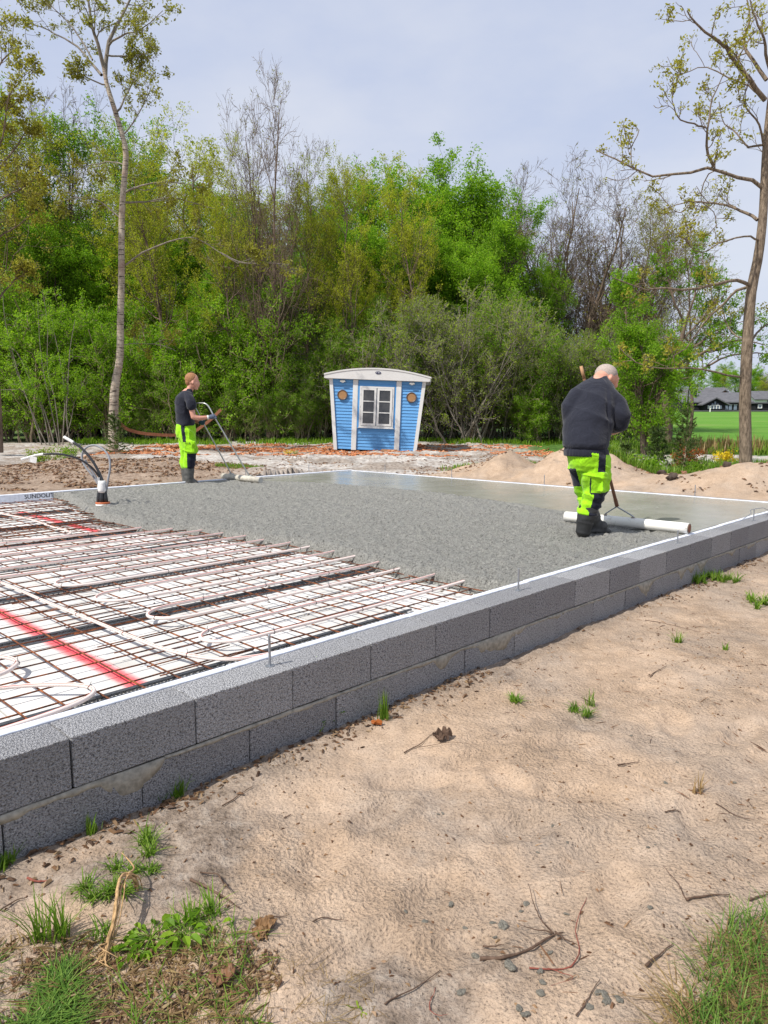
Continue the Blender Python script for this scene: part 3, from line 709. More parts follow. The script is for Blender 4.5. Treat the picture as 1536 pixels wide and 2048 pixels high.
def proto(kind, seed, H, spec):
    """spec: trunk radius, crown start, levels, leaf settings -> (wood mesh, crown mesh), base at the origin"""
    rng = np.random.default_rng(seed); sp = dict(spec)
    nst = sp.get('stems', 1); TP = []; TR = []
    for k in range(nst):
        az = rng.uniform(0, 6.28); sprd = sp.get('lean', .05)*H
        n = 12; zt = np.linspace(0, 1, n)
        hh = H*(1 if k == 0 else rng.uniform(.65, 1))
        w = np.cumsum(rng.normal(0, .012*H, (n, 2)), 0); w -= w[0]
        bx = rng.normal(0, .03*nst, 2) if nst > 1 else np.zeros(2)
        P = np.stack([bx[0]+w[:, 0]+math.cos(az)*sprd*zt**1.2, bx[1]+w[:, 1]+math.sin(az)*sprd*zt**1.2, zt*hh-.15], 1)
        TP.append(P); TR.append(sp['r']*(1-.9*zt**.9)*(1 if nst == 1 else rng.uniform(.5, 1))+.008)
    TP = np.array(TP); TR = np.array(TR); lv = [(TP, TR)]
    P1, R1, L1 = kids(TP, TR, sp['n1'], sp['l1']*H, sp['a1'], rng, 8, (sp['t0'], .99), sp.get('curl', .16), sp.get('trop', .10), .5, sp.get('fall', .55), .22)
    lv.append((P1, R1))
    P2, R2, L2 = kids(P1, R1, sp['n2'], L1*sp['r2'], sp.get('a2', 45), rng, 6, (.2, 1), .2, sp.get('trop', .1)*.8, .6, .3, .35, .005)
    lv.append((P2, R2)); last = P2
    if sp.get('n3', 0):
        P3, R3, L3 = kids(P2, R2, sp['n3'], L2*sp.get('r3', .5), sp.get('a3', 42), rng, 5, (.15, 1), .25, sp.get('trop', .1)*.6, .6, .25, .5, sp.get('rmin', .004))
        lv.append((P3, R3)); last = P3
    if sp.get('n4', 0):
        P4, R4, L4 = kids(P3, R3, sp['n4'], L3*.55, 40, rng, 4, (.2, 1), .25, .05, .6, .2, .6, .0035)
        lv.append((P4, R4)); last = P4
    m = MB()
    for (P, Rr), k in zip(lv, (8, 5, 3, 3, 3)): m.tubes(P, Rr, k)
    wm_ = m.mesh('trunk', sp['bark'], True)
    cm_ = None
    if sp.get('leaves', 0):
        c = MB()
        leaves(c, last, sp['leaves'], sp['ls'], sp.get('sp', .12), rng, cluster=sp.get('cl', 1), csp=sp.get('csp', .06))
        cm_ = c.mesh('crown', sp['leaf'])
    PROTO.setdefault(kind, []).append((H, wm_, cm_))
B1 = dict(r=.10, t0=.25, n1=30, l1=.30, a1=52, fall=.32, n2=7, r2=.55, n3=5, r3=.55, leaves=30000, ls=.10, sp=.10, bark=M_barkdark, leaf=L_bright, trop=.12)
for sd in (1, 2, 3): proto('bright', sd, 10, B1)
for sd in (4, 5): proto('mid', sd, 10, dict(B1, leaf=L_mid, leaves=22000, ls=.09, t0=.32, a1=46, l1=.28))
for sd in (6, 7, 8): proto('bud', sd, 10, dict(B1, leaf=L_yellow, leaves=17000, ls=.075, cl=7, csp=.08, sp=.04, t0=.38, a1=46, l1=.30, n3=4, bark=M_bark))
for sd in (9, 10): proto('bronze', sd, 10, dict(B1, leaf=L_bronze, leaves=10000, ls=.075, cl=7, csp=.08, sp=.03, t0=.35, a1=46, l1=.32, n3=4, bark=M_bark))
for sd in (11, 12): proto('bare', sd, 10, dict(r=.12, stems=4, lean=.20, t0=.18, n1=17, l1=.40, a1=33, n2=7, r2=.52, n3=5, r3=.6, n4=2, rmin=.006, leaves=2600, ls=.07, cl=4, csp=.05, sp=.02, bark=M_bark, leaf=L_bronze, trop=.16))
SH = dict(stems=9, lean=.28, r=.035, t0=.12, n1=13, l1=.42, a1=42, n2=5, r2=.5, n3=3, r3=.5, leaves=15000, ls=.085, sp=.075, bark=M_twig, leaf=L_bright, trop=.06)
for sd in (21, 22): proto('shrub', sd, 4, dict(SH, leaves=26000, ls=.082))
for sd in (23, 24): proto('shrubmid', sd, 4, dict(SH, leaf=L_mid, leaves=22000, ls=.07))
for sd in (25, 26): proto('olive', sd, 4, dict(SH, leaf=L_olive, leaves=17000, ls=.055, sp=.04, stems=12, lean=.4, a1=30, n2=7, n3=4, trop=.12, bark=M_barkgrey))
proto('willow', 27, 5, dict(SH, stems=3, lean=.12, r=.08, t0=.2, n1=26, l1=.36, a1=50, leaf=L_bright, leaves=30000, ls=.075, bark=M_bark))
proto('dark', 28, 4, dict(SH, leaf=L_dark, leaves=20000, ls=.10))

def place(kind, var, x, y, z, H, name, label, cat, group=None, rot=None, wide=1.0):
    h0, w, c = PROTO[kind][var % len(PROTO[kind])]
    e_ = empty(name, (x, y, z), random.uniform(0, 6.28) if rot is None else rot); k = H/h0; e_.scale = (k*wide, k*wide, k)
    tag(e_, label, cat, group)
    o = bpy.data.objects.new('trunk', w); COL.objects.link(o); o.parent = e_
    if c: o = bpy.data.objects.new('crown', c); COL.objects.link(o); o.parent = e_
    return e_
def tree(kind, u, vtop, Y, label, group=None, wide=1., cat='tree', name=None, var=None):
    p = at(u, vtop, Y); zg = Gz(p[0], p[1]); H = p[2]-zg
    nm = name or {'bright': 'leafy_tree', 'mid': 'leafy_tree', 'bud': 'budding_tree', 'bronze': 'oak_tree', 'bare': 'bare_tree', 'willow': 'willow_tree'}.get(kind, 'shrub')
    return place(kind, random.randrange(9) if var is None else var, p[0], Y, zg, H*({'bright': .82, 'mid': .84, 'bud': .86, 'willow': .88, 'bare': .87, 'bronze': .9}.get(kind, .96) if Y < 60 else 1), nm, label, cat, group, wide=wide)
W_FRONT = [
 ('bronze', -70, 190, 27, 'bronze-leaved oak at the far left edge of the wood', 1.1),
 ('bud', 25, 215, 31, 'yellow-green budding tree left of the birch, second from the left edge', 1.0),
 ('bare', 95, 165, 34, 'thin bare-topped tree rising behind the pale-stemmed shrub at left', .6),
 ('mid', 165, 195, 33, 'tall green tree right behind the upper birch trunk', 1.0),
 ('mid', 250, 205, 35, 'tall green tree just right of the birch trunk', 1.0),
 ('bud', 320, 245, 26.8, 'yellow-budded tree between the birch and the man in the black t-shirt', .9),
 ('bud', 400, 255, 34, 'olive-yellow tree above the man in the black t-shirt', .9),
 ('bud', 455, 300, 26.8, 'slim yellow-flowering maple left of the bare-topped tall tree', .8),
 ('bare', 522, 125, 26.9, 'tallest bare-topped tree of the middle wood, standing out against the sky', .7),
 ('bud', 600, 275, 27.1, 'olive budding tree right of the tall bare-topped tree', .9),
 ('bare', 655, 275, 35, 'half-bare twiggy tree left above the blue cabin', .6),
 ('bud', 705, 315, 27.2, 'yellow-green tree above the left end of the cabin roof', .9),
 ('bright', 770, 288, 34, 'bright green beech above the cabin roof centre', .95),
 ('bud', 835, 300, 27.3, 'yellow-green maple directly right of the beech over the cabin', .9),
 ('bright', 880, 268, 35, 'highest bright green tree of the right half of the wood', 1.0),
 ('bright', 945, 285, 34, 'broad bright green tree at the right shoulder of the green wood', 1.0),
 ('bright', 985, 345, 33, 'bright green tree at the right end of the leafy crowns, beside the bare trees', .8),
 ('bright', 1035, 560, 34, 'small green tree at the foot of the first bare tree', .9),
 ('bare', 1088, 305, 38, 'tallest bare tree right of the green wood', .8),
 ('bare', 1045, 360, 37, 'bare tree half hidden behind the last green crown', .7),
 ('bare', 1150, 350, 36, 'wide bare tree behind the bent man, left of two', 1.1),
 ('bare', 1215, 352, 37, 'wide bare tree with brownish buds behind the bent man', 1.15),
 ('bronze', 1290, 395, 35, 'bronze-budded oak at the right shoulder of the bare trees', .7),
 ('bare', 1265, 400, 38, 'bare tree leaning out at the right end of the bare group', .95),
 ('bronze', 1400, 430, 26, 'sparse bronze-leaved oak right behind the broad green willow', .8),
 ('willow', 1305, 535, 20.2, 'broad light green willow between the bent man and the right-hand oak', .85),
 ('bright', 1120, 480, 35, 'small bright green tree glowing among the bare trunks', .6),
]
for kd, u, v, Yd, lb, wd in W_FRONT: tree(kd, u, v, Yd, lb, None, wd*(.85 if Yd < 28 and kd in ('bud', 'bare') else 1.15))
FILL = [('bright', 60, 400, 30), ('bright', 140, 440, 31), ('bright', 215, 470, 30), ('bud', 275, 380, 32), ('bright', 345, 420, 32), ('mid', 430, 380, 33), ('bright', 395, 520, 30), ('mid', 500, 420, 32), ('bud', 560, 360, 33), ('mid', 625, 360, 34),
        ('mid', 680, 420, 32), ('bright', 735, 400, 32), ('bright', 800, 390, 31), ('bright', 860, 420, 32), ('bright', 925, 400, 31), ('bright', 975, 460, 31), ('mid', -20, 350, 32), ('mid', 480, 520, 30.5), ('mid', 600, 500, 31), ('bud', 760, 520, 30.5)]
ORD = ['first', 'second', 'third', 'fourth', 'fifth', 'sixth', 'seventh', 'eighth', 'ninth', 'tenth', 'eleventh', 'twelfth', 'thirteenth', 'fourteenth', 'fifteenth', 'sixteenth', 'seventeenth', 'eighteenth', 'nineteenth', 'twentieth']
CLR = {'bright': 'bright green', 'mid': 'mid green', 'bud': 'yellow-green'}
for i, (kd, u, v, Yd) in enumerate(sorted(FILL, key=lambda a: a[1])): tree(kd, u, v, Yd, CLR[kd]+' lower tree under the tall crowns, %s from the left edge' % ORD[i], 'lower trees at the front of the wood', random.uniform(.95, 1.2))
for i, u in enumerate(range(-90, 1030, 48)):
    tree(['bright', 'mid', 'bright', 'bud', 'dark'][i % 5] if i % 5 < 4 else 'mid', u+random.uniform(-20, 20), random.uniform(330, 460), 41+(i % 3)*3, 'slender tree deep inside the wood, half hidden behind the front trees', 'trees deep inside the wood', 1.2)
for i, u in enumerate(range(-60, 1250, 62)):
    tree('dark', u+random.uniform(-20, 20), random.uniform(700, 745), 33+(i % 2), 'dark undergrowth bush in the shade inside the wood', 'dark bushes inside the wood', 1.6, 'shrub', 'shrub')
SHR = []
for i, u in enumerate(range(-50, 560, 44)): SHR.append(('shrub', u, random.uniform(570, 680), 27.6+random.uniform(-.3, .8)))
for i, u in enumerate(range(560, 860, 42)): SHR.append((['shrubmid', 'shrub', 'shrubmid', 'olive'][i % 4], u, random.uniform(610, 690), 27.8+random.uniform(-.3, .8)))
for i, u in enumerate(range(300, 640, 50)): SHR.append(('shrubmid', u, random.uniform(735, 770), 26.9))
for i, u in enumerate(range(870, 1330, 40)): SHR.append((['olive', 'olive', 'shrubmid'][i % 3], u, random.uniform(610, 690), 27.3+random.uniform(-.4, .8)))
for i, u in enumerate(range(1080, 1340, 52)): SHR.append((['shrub', 'olive'][i % 2], u, random.uniform(745, 800), 26.2))
cnt = {}
for kd, u, v, Yd in sorted(SHR, key=lambda a: a[1]):
    cnt[kd] = cnt.get(kd, 0)+1
    lb, gp = {'shrub': ('bright green leafy shrub at the foot of the wood, %s from the left' % ORD[min(cnt[kd], 20)-1], 'bright green shrubs along the wood'),
              'shrubmid': ('small-leaved mid green shrub at the foot of the wood, %s from the left' % ORD[min(cnt[kd], 20)-1], 'mid green shrubs along the wood'),
              'olive': ('olive twiggy shrub with pale stems at the wood edge, %s from the left' % ORD[min(cnt[kd], 20)-1], 'olive twiggy shrubs along the wood')}[kd]
    tree(kd, u, v, Yd, lb, gp, random.uniform(.85, 1.1), 'shrub', 'shrub')
tree('olive', 935, 590, 26.2, 'large pinkish-brown twiggy hazel bush right of the blue cabin', None, 1.0, 'shrub', 'shrub', 0)
tree('olive', 720, 600, 27.2, 'pale twiggy bush rising behind the cabin roof', None, 1.1, 'shrub', 'shrub', 1)
# far hillside trees behind the houses
for i, (u, v, Yd, kd) in enumerate([(1290, 755, 150, 'bright'), (1330, 750, 155, 'mid'), (1365, 748, 148, 'bright'), (1395, 752, 160, 'mid'), (1425, 748, 150, 'bright'), (1455, 744, 158, 'bud'), (1480, 748, 150, 'bright'), (1515, 742, 152, 'bright'), (1545, 735, 160, 'bare'), (1532, 760, 140, 'bud'), (1570, 750, 150, 'mid'), (1600, 745, 150, 'bright'),
        (1640, 740, 155, 'mid'), (1240, 755, 150, 'mid'), (1190, 758, 152, 'bright'), (1345, 770, 138, 'mid'), (1495, 768, 136, 'bright'), (1500, 740, 175, 'bare'), (1440, 738, 180, 'mid'), (1380, 740, 182, 'mid'), (1560, 735, 180, 'mid'), (1320, 742, 180, 'bright')]):
    tree(kd, u, v, Yd, 'distant tree on the slope behind the dark-roofed houses', 'distant trees behind the houses', 1.5)

# ------------------------------------------------------------------ birch in front of the wood
def hero(name, label, base, trunk_px, Y0, r_px, mains, bark, leafm, seed, clusters, k1=(6, .9, 48), k2=(5, .5), leafsize=.085, dyf=None, upper=None, cl=7, csp=.055, twigr=.0045):
    rng = np.random.default_rng(seed)
    e_ = empty(name, tuple(base)); tag(e_, label, 'tree')
    T = spline([at(u, v, Y0+(dy if dy else 0)) for u, v, dy in trunk_px], 30)-base
    rr_ = np.interp(np.linspace(0, 1, 30), np.linspace(0, 1, len(r_px)), r_px)
    TP = T[None]; TR = rr_[None]
    BP = []; BR = []
    for pts, r0 in mains:
        q = spline([at(u, v, Y0+dy) for u, v, dy in pts], 12)-base
        q = q+np.cumsum(rng.normal(0, .012, q.shape), 0); q[0] -= q[0]-(at(pts[0][0], pts[0][1], Y0+pts[0][2])-base)
        BP.append(q); BR.append(np.maximum(r0*np.linspace(1, .22, 12), .008))
    BP = np.array(BP); BR = np.array(BR)
    ln = np.linalg.norm(np.diff(BP, axis=1), axis=2).sum(1)
    P1, R1, L1 = kids(BP, BR, k1[0], np.clip(ln*.38, .4, k1[1]), k1[2], rng, 8, (.22, 1), .22, .08, .5, .3, .35, .006)
    P2, R2, L2 = kids(P1, R1, k2[0], L1*k2[1], 45, rng, 6, (.2, 1), .25, .07, .6, .2, .5, twigr)
    m = MB(); m.tubes(TP, TR, 14); m.obj('trunk', bark, e_, True)
    m = MB(); m.tubes(BP, BR, 7); m.tubes(P1, R1, 4); m.tubes(P2, R2, 3); m.obj('limbs', bark if bark is not M_birch else M_barkgrey, e_, True)
    c = MB(); leaves(c, P2, clusters, leafsize, .02, rng, (.55, 1.), cl, .3, .5, csp); leaves(c, P1, clusters//4, leafsize, .02, rng, (.7, 1.), cl, .3, .5, csp)
    c.obj('crown', leafm, e_)
    return e_
bY = 20.5
bb_ = at(226, 905, bY); bb_[2] = Gz(bb_[0], bb_[1])
hero('birch_tree', 'tall pale-barked birch with a kinked trunk behind the conduits, bronze young leaves at its top', bb_,
     [(226, 912, 0), (227, 860, 0), (228, 800, 0), (232, 760, 0), (240, 715, 0), (241, 640, 0), (243, 560, 0), (243, 480, 0), (245, 400, 0), (252, 310, 0), (243, 265, 0), (228, 215, 0), (214, 170, 0), (207, 130, 0)], bY,
     [.14, .125, .10, .088, .08, .07, .062, .05],
     [([(210, 150, 0), (218, 90, .2), (240, 40, .3), (270, -20, .4), (300, -90, .5)], .06),
      ([(208, 135, 0), (200, 90, -.2), (185, 40, -.3), (178, -20, -.3), (170, -90, -.4)], .055),
      ([(203, 150, 0), (180, 125, .3), (150, 90, .5), (110, 70, .6), (62, 48, .8)], .04),
      ([(218, 90, .1), (250, 70, -.3), (285, 60, -.5), (330, 25, -.8)], .03),
      ([(212, 110, 0), (250, 110, .4), (285, 105, .6), (320, 95, .8)], .025),
      ([(185, 120, 0), (150, 60, .3), (110, 20, .5), (90, 0, .6)], .025),
      ([(232, 225, 0), (255, 190, .3), (270, 160, .5), (300, 110, .7)], .028),
      ([(214, 170, 0), (180, 160, -.3), (150, 140, -.5), (125, 135, -.6)], .022),
      ([(245, 270, 0), (270, 240, -.3), (300, 180, -.5), (302, 145, -.6)], .02),
      ([(251, 385, 0), (285, 372, -.3), (330, 366, -.5), (395, 375, -.7)], .032),
      ([(252, 405, 0), (300, 400, .3), (350, 395, .5), (430, 415, .7)], .028),
      ([(252, 530, 0), (285, 508, -.4), (330, 488, -.7), (370, 478, -.9), (400, 480, -1.), (440, 505, -1.1), (480, 530, -1.2)], .026),
      ([(440, 505, -1.1), (480, 520, -1.2), (530, 520, -1.3), (575, 522, -1.4)], .02),
      ([(249, 330, 0), (215, 325, .3), (180, 330, .4), (150, 345, .5)], .02),
      ([(246, 440, 0), (200, 400, .3), (160, 390, .5), (110, 400, .6)], .022),
      ([(247, 690, 0), (275, 688, .2), (320, 690, .4), (350, 700, .4)], .012)], M_birch, L_bronze, 77, 10500, (7, .85, 45), (5, .5), .075)
# far-left trunk at the frame edge, with a crown above
p = at(-3, 905, 19.0)
hero('oak_tree', 'bronze-leaved oak whose trunk is cut by the left edge of the picture', np.array([p[0], 19.0, Gz(p[0], 19.)]),
     [(-4, 905, 0), (-8, 800, 0), (-18, 650, 0), (-30, 450, 0), (-38, 250, 0), (-40, 120, 0)], 19.0, [.13, .12, .10, .09, .07, .05],
     [([(-30, 400, 0), (0, 340, 0), (30, 300, .2), (55, 260, .3)], .04), ([(-38, 250, 0), (-20, 180, .1), (0, 130, .2), (40, 95, .3)], .04), ([(-35, 300, 0), (-10, 240, -.2), (20, 190, -.3), (50, 150, -.4)], .03),
      ([(-25, 500, 0), (5, 470, .2), (40, 450, .3), (75, 420, .4)], .03), ([(-20, 620, 0), (10, 580, .2), (30, 560, .3), (60, 540, .4)], .03), ([(-30, 420, 0), (0, 400, -.3), (40, 380, -.5), (80, 350, -.7)], .03), ([(-30, 350, 0), (0, 280, -.3), (10, 220, -.4), (20, 160, -.5)], .03)],
     M_bark, L_bronze, 78, 6000, (8, .9, 45), (6, .5), .08)
# the oak at the right edge
oY = 13.8
ob = at(1491, 925, oY); ob[2] = Gz(ob[0], ob[1])-.05
hero('oak_tree', 'tall sparse oak with a rough grey-brown trunk standing behind the sand heap at the right', ob,
     [(1491, 945, 0), (1491, 880, 0), (1490, 800, 0), (1493, 720, 0), (1497, 650, 0), (1503, 580, 0), (1517, 510, 0), (1526, 430, 0), (1529, 360, 0), (1533, 280, 0), (1541, 200, 0), (1552, 100, 0), (1562, 0, 0), (1570, -80, 0)], oY,
     [.118, .105, .10, .095, .088, .078, .068, .058, .05, .04, .03],
     [([(1527, 378, 0), (1500, 358, -.1), (1465, 352, -.2), (1427, 334, -.3), (1385, 345, -.3), (1340, 350, -.3), (1296, 349, -.3), (1250, 325, -.2), (1216, 312, -.1), (1194, 300, 0)], .036),
      ([(1428, 334, -.3), (1410, 300, -.35), (1411, 255, -.4), (1420, 200, -.4), (1440, 155, -.5)], .028),
      ([(1411, 255, -.4), (1385, 252, -.5), (1350, 238, -.6), (1340, 200, -.6), (1342, 165, -.6)], .018),
      ([(1296, 349, -.3), (1270, 335, -.4), (1262, 300, -.4), (1272, 265, -.4)], .012),
      ([(1470, 352, -.2), (1425, 345, .1), (1400, 400, .3), (1425, 430, .4), (1428, 460, .4)], .014),
      ([(1515, 440, 0), (1490, 430, .2), (1462, 420, .3), (1420, 412, .5), (1383, 409, .6), (1322, 424, .7)], .032),
      ([(1383, 409, .6), (1355, 425, .6), (1325, 400, .7), (1300, 375, .7)], .012),
      ([(1503, 572, 0), (1480, 562, -.2), (1449, 567, -.4), (1383, 582, -.7), (1330, 581, -.9), (1295, 580, -1.0), (1230, 557, -1.2)], .036),
      ([(1503, 570, 0), (1470, 580, .3), (1440, 610, .5), (1405, 640, .6), (1370, 690, .7), (1331, 715, .8)], .03),
      ([(1485, 755, 0), (1450, 750, -.2), (1383, 738, -.4), (1330, 742, -.5), (1270, 728, -.6), (1230, 700, -.6)], .022),
      ([(1530, 200, 0), (1500, 150, -.2), (1470, 110, -.4), (1449, 79, -.5), (1400, 40, -.7), (1383, 9, -.8)], .045),
      ([(1533, 160, 0), (1490, 90, .3), (1500, 30, .4), (1490, -40, .5)], .035),
      ([(1449, 79, -.5), (1460, 100, -.5), (1480, 130, -.6), (1500, 160, -.7)], .02),
      ([(1526, 290, 0), (1490, 290, .3), (1470, 260, .5), (1450, 240, .6), (1440, 200, .6)], .022),
      ([(1530, 200, 0), (1500, 180, .2), (1465, 165, .3), (1410, 140, .5), (1360, 155, .6)], .022),
      ([(1520, 480, 0), (1490, 470, -.3), (1440, 480, -.5), (1400, 500, -.6), (1370, 470, -.7)], .02),
      ([(1533, 300, 0), (1520, 240, -.3), (1500, 200, -.4), (1512, 140, -.5)], .022),
      ([(1495, 700, 0), (1520, 660, .3), (1560, 640, .5), (1600, 600, .7)], .025),
      ([(1530, 380, 0), (1560, 330, .3), (1600, 290, .5), (1650, 250, .6)], .04),
      ([(1497, 690, 0), (1460, 660, .5), (1440, 620, .7), (1420, 600, .8)], .018),
      ([(1540, 140, 0), (1530, 80, -.2), (1515, 30, -.3), (1500, -30, -.4)], .03)], M_oakbark, L_bronze, 79, 4200, (6, .62, 52), (4, .5), .062, cl=7, csp=.04, twigr=.004)
# gnarled tree with drooping limbs behind the spruces
gY = 22.5
gb = at(1335, 880, gY); gb[2] = Gz(gb[0], gb[1])
hero('gnarled_tree', 'gnarled ivy-clad old tree behind the spruce saplings, branches spreading right over the field', gb,
     [(1335, 890, 0), (1338, 850, 0), (1330, 800, 0), (1345, 740, 0), (1360, 690, 0), (1372, 640, 0)], gY, [.12, .105, .09, .08, .05],
     [([(1350, 730, 0), (1390, 715, -.2), (1440, 690, -.4), (1480, 680, -.5), (1530, 690, -.6)], .06), ([(1352, 715, 0), (1400, 690, .2), (1440, 660, .4), (1500, 640, .5)], .05), ([(1345, 745, 0), (1400, 740, .3), (1450, 715, .5), (1520, 705, .7), (1560, 720, .8)], .045),
      ([(1365, 680, 0), (1400, 640, .2), (1430, 600, .3), (1440, 560, .4)], .04), ([(1340, 760, 0), (1300, 730, .2), (1270, 700, .3), (1250, 660, .3)], .04), ([(1372, 640, 0), (1390, 600, -.2), (1400, 560, -.2), (1410, 510, -.3)], .04), ([(1372, 650, 0), (1350, 600, -.2), (1340, 560, -.2), (1330, 520, -.3)], .04),
      ([(1338, 800, 0), (1310, 780, -.2), (1290, 790, -.2), (1275, 820, -.3)], .025)], M_bark, L_mid, 80, 7000, (10, 1.0, 45), (7, .5), .085)
# low pale stems at the left
rng = np.random.default_rng(90)
e_ = empty('young_willow', tuple(onz(120, 895, .05))); b_ = np.array(e_.location); b_[2] = Gz(b_[0], b_[1]); e_.location = b_
tag(e_, 'loose shrub of slender pale leaning stems with light green tufts at the left', 'shrub')
BP = []; BR = []
for pts in [[(85, 893), (65, 830), (35, 740), (10, 640), (5, 560)], [(100, 893), (85, 820), (60, 760), (30, 700), (-10, 690)], [(118, 890), (105, 830), (90, 760), (80, 690), (75, 600)], [(125, 890), (128, 840), (130, 790), (120, 720), (105, 650)], [(120, 890), (110, 800), (95, 740), (95, 650), (85, 580)], [(140, 893), (133, 830), (135, 780), (140, 700), (150, 640)], [(110, 893), (98, 850), (80, 800), (60, 780), (-5, 780)], [(95, 893), (75, 850), (55, 800), (45, 780), (20, 700)], [(122, 893), (140, 850), (150, 800), (170, 760)]]:
    dy = rng.uniform(-.4, .4); q = spline([at(u, v, float(b_[1])+dy*k/4) for k, (u, v) in enumerate(pts)], 12)-b_; q[0][2] = -.03; BP.append(q); BR.append(np.linspace(.028, .007, 12)*rng.uniform(.7, 1))
BP = np.array(BP); BR = np.array(BR)
P1, R1, L1 = kids(BP, BR, 8, .7, 40, rng, 7, (.3, 1), .2, .12, .55, .3, .4, .004); P2, R2, L2 = kids(P1, R1, 4, L1*.5, 40, rng, 5, (.2, 1), .2, .05, .6, .2, .5, .003)
m = MB(); m.tubes(BP, BR, 6); m.tubes(P1, R1, 4); m.tubes(P2, R2, 3); m.obj('stems', M_barkgrey, e_, True)
c = MB(); leaves(c, P2, 5500, .06, .03, rng, (.2, 1), 5, .4, .5, .05); leaves(c, P1, 1500, .06, .02, rng, (.4, 1), 4, .4, .5, .04); c.obj('crown', L_bright, e_)

# ------------------------------------------------------------------ small spruces, broom, grass behind the slab
def spruce(x, y, H, label, W=.32, whorls=9, dens=1.0, leader=.22, seed=1, lift=35):
    rng = np.random.default_rng(seed); zg = Gz(x, y); e_ = empty('spruce_sapling', (x, y, zg)); tag(e_, label, 'spruce')
    TP = np.stack([rng.normal(0, .004, 8), rng.normal(0, .004, 8), np.linspace(0, H, 8)], 1)[None]; TR = np.linspace(.016, .003, 8)[None]
    m = MB(); m.tubes(TP, TR, 6); BP = []; BR = []
    for k in range(whorls):
        z0 = H*(1-leader)*(k+.6)/whorls; L = W*(1-.78*(k/whorls))*(1.0)
        n = rng.integers(5, 8)
        for j in range(n):
            a = rng.uniform(0, 6.28); el = math.radians(rng.normal(lift*(.4+.8*k/whorls), 8)); tt = np.linspace(0, 1, 6)[:, None]
            d = np.array([math.cos(a)*math.cos(el), math.sin(a)*math.cos(el), math.sin(el)]); P = np.array([0, 0, z0])+d*L*rng.uniform(.75, 1.15)*tt+np.array([0, 0, .06])*L*tt**2; BP.append(P); BR.append(np.linspace(.005, .002, 6))
    BP = np.array(BP); BR = np.array(BR); P1, R1, L1 = kids(BP, BR, 4, W*.35, 42, rng, 4, (.25, 1), .05, 0, .7, .4, .6, .0016, .3)
    m.tubes(BP, BR, 4); m.tubes(P1, R1, 3); m.obj('trunk', M_twig, e_, True)
    c = MB()
    for P, n_ in ((BP, int(2600*dens)), (P1, int(7000*dens)), (TP, int(700*dens))): leaves(c, P, n_, .046, .006, rng, (.02 if P is not TP else .3, 1), 1, .2, .16)
    c.obj('crown', L_spruce, e_); return e_
def gp(u, v, Y):
    p = at(u, v, Y); return p[0], Y
x, y = gp(1250, 915, 14.3); spruce(x, y, .78, 'small dark spruce sapling just right of the bent man, behind the sand', .32, 7, .8, .3, 1)
x, y = gp(1313, 920, 14.0); spruce(x, y, 1.02, 'bushy spruce sapling with pale tips, middle of three behind the sand', .42, 8, 1.1, .2, 2)
x, y = gp(1370, 925, 13.6); spruce(x, y, 1.62, 'tall thin spruce sapling with a long leader, right of the bushy one', .40, 9, .8, .28, 3)
x, y = gp(1150, 880, 17.5); spruce(x, y, .4, 'tiny spruce sapling left of the bent man, behind the sand heap', .3, 5, .6, .2, 4)
x, y = gp(232, 905, 19.6); spruce(x, y, 1.15, 'dark spruce sapling growing against the foot of the birch', .42, 9, 1.2, .15, 5, 25)
def bush(name, label, cat, u, v, Y, w, h, n, mat, ls, seed, stem=M_twig, up=.1, cl=3):
    rng = np.random.default_rng(seed); p = at(u, v, Y); zg = Gz(p[0], Y); e_ = empty(name, (p[0], Y, zg-.01)); tag(e_, label, cat)
    st = 16; BP = []
    for k in range(st):
        a = rng.uniform(0, 6.28); r_ = rng.uniform(.2, 1)*w/2; tt = np.linspace(0, 1, 6)[:, None]; BP.append(np.array([math.cos(a)*r_, math.sin(a)*r_, h*rng.uniform(.6, 1)])*tt+rng.normal(0, .01, (6, 3))*tt)
    BP = np.array(BP); BR = np.tile(np.linspace(.005, .002, 6), (st, 1)); P1, R1, L1 = kids(BP, BR, 5, h*.35, 40, rng, 5, (.2, 1), .15, .1)
    m = MB(); m.tubes(BP, BR, 4); m.tubes(P1, R1, 3); m.obj('stems', stem, e_)
    c = MB(); leaves(c, P1, n, ls, .01, rng, (.2, 1), cl, .4, .5, ls*.8); c.obj('foliage', mat, e_); return e_
bush('broom_bush', 'small broom bush covered in bright yellow flowers left of the oak trunk', 'bush', 1452, 893, 16.2, .62, .28, 900, L_flower, .05, 3)
bush('low_bush', 'low bright green leafy bush between the small and the bushy spruce', 'bush', 1298, 925, 13.4, .6, .3, 1200, L_bright, .05, 4)
bush('low_bush', 'rust-red bush behind the tall thin spruce', 'bush', 1378, 905, 15.2, .7, .42, 900, L_rustleaf, .06, 5)
bush('low_bush', 'low green bush at the foot of the tall thin spruce', 'bush', 1395, 935, 13.4, .7, .3, 900, L_mid, .05, 6)
bush('low_bush', 'low olive weed at the foot of the slender pale stems at left', 'weed', 95, 925, 17.5, .9, .35, 900, L_olive, .05, 7)
bush('low_bush', 'low green weed right of the grey conduit loop', 'weed', 135, 905, 18.5, .7, .4, 700, L_mid, .05, 8)
bush('flowering_weed', 'little yellow-flowered weed on the bark left of the blue cabin', 'weed', 577, 898, 20.8, .25, .10, 160, L_flower, .035, 9)
bush('flowering_weed', 'tiny yellow-flowered plant in the spoil before the cabin, beside the first one', 'weed', 592, 905, 20.0, .2, .08, 90, L_olive, .035, 10)
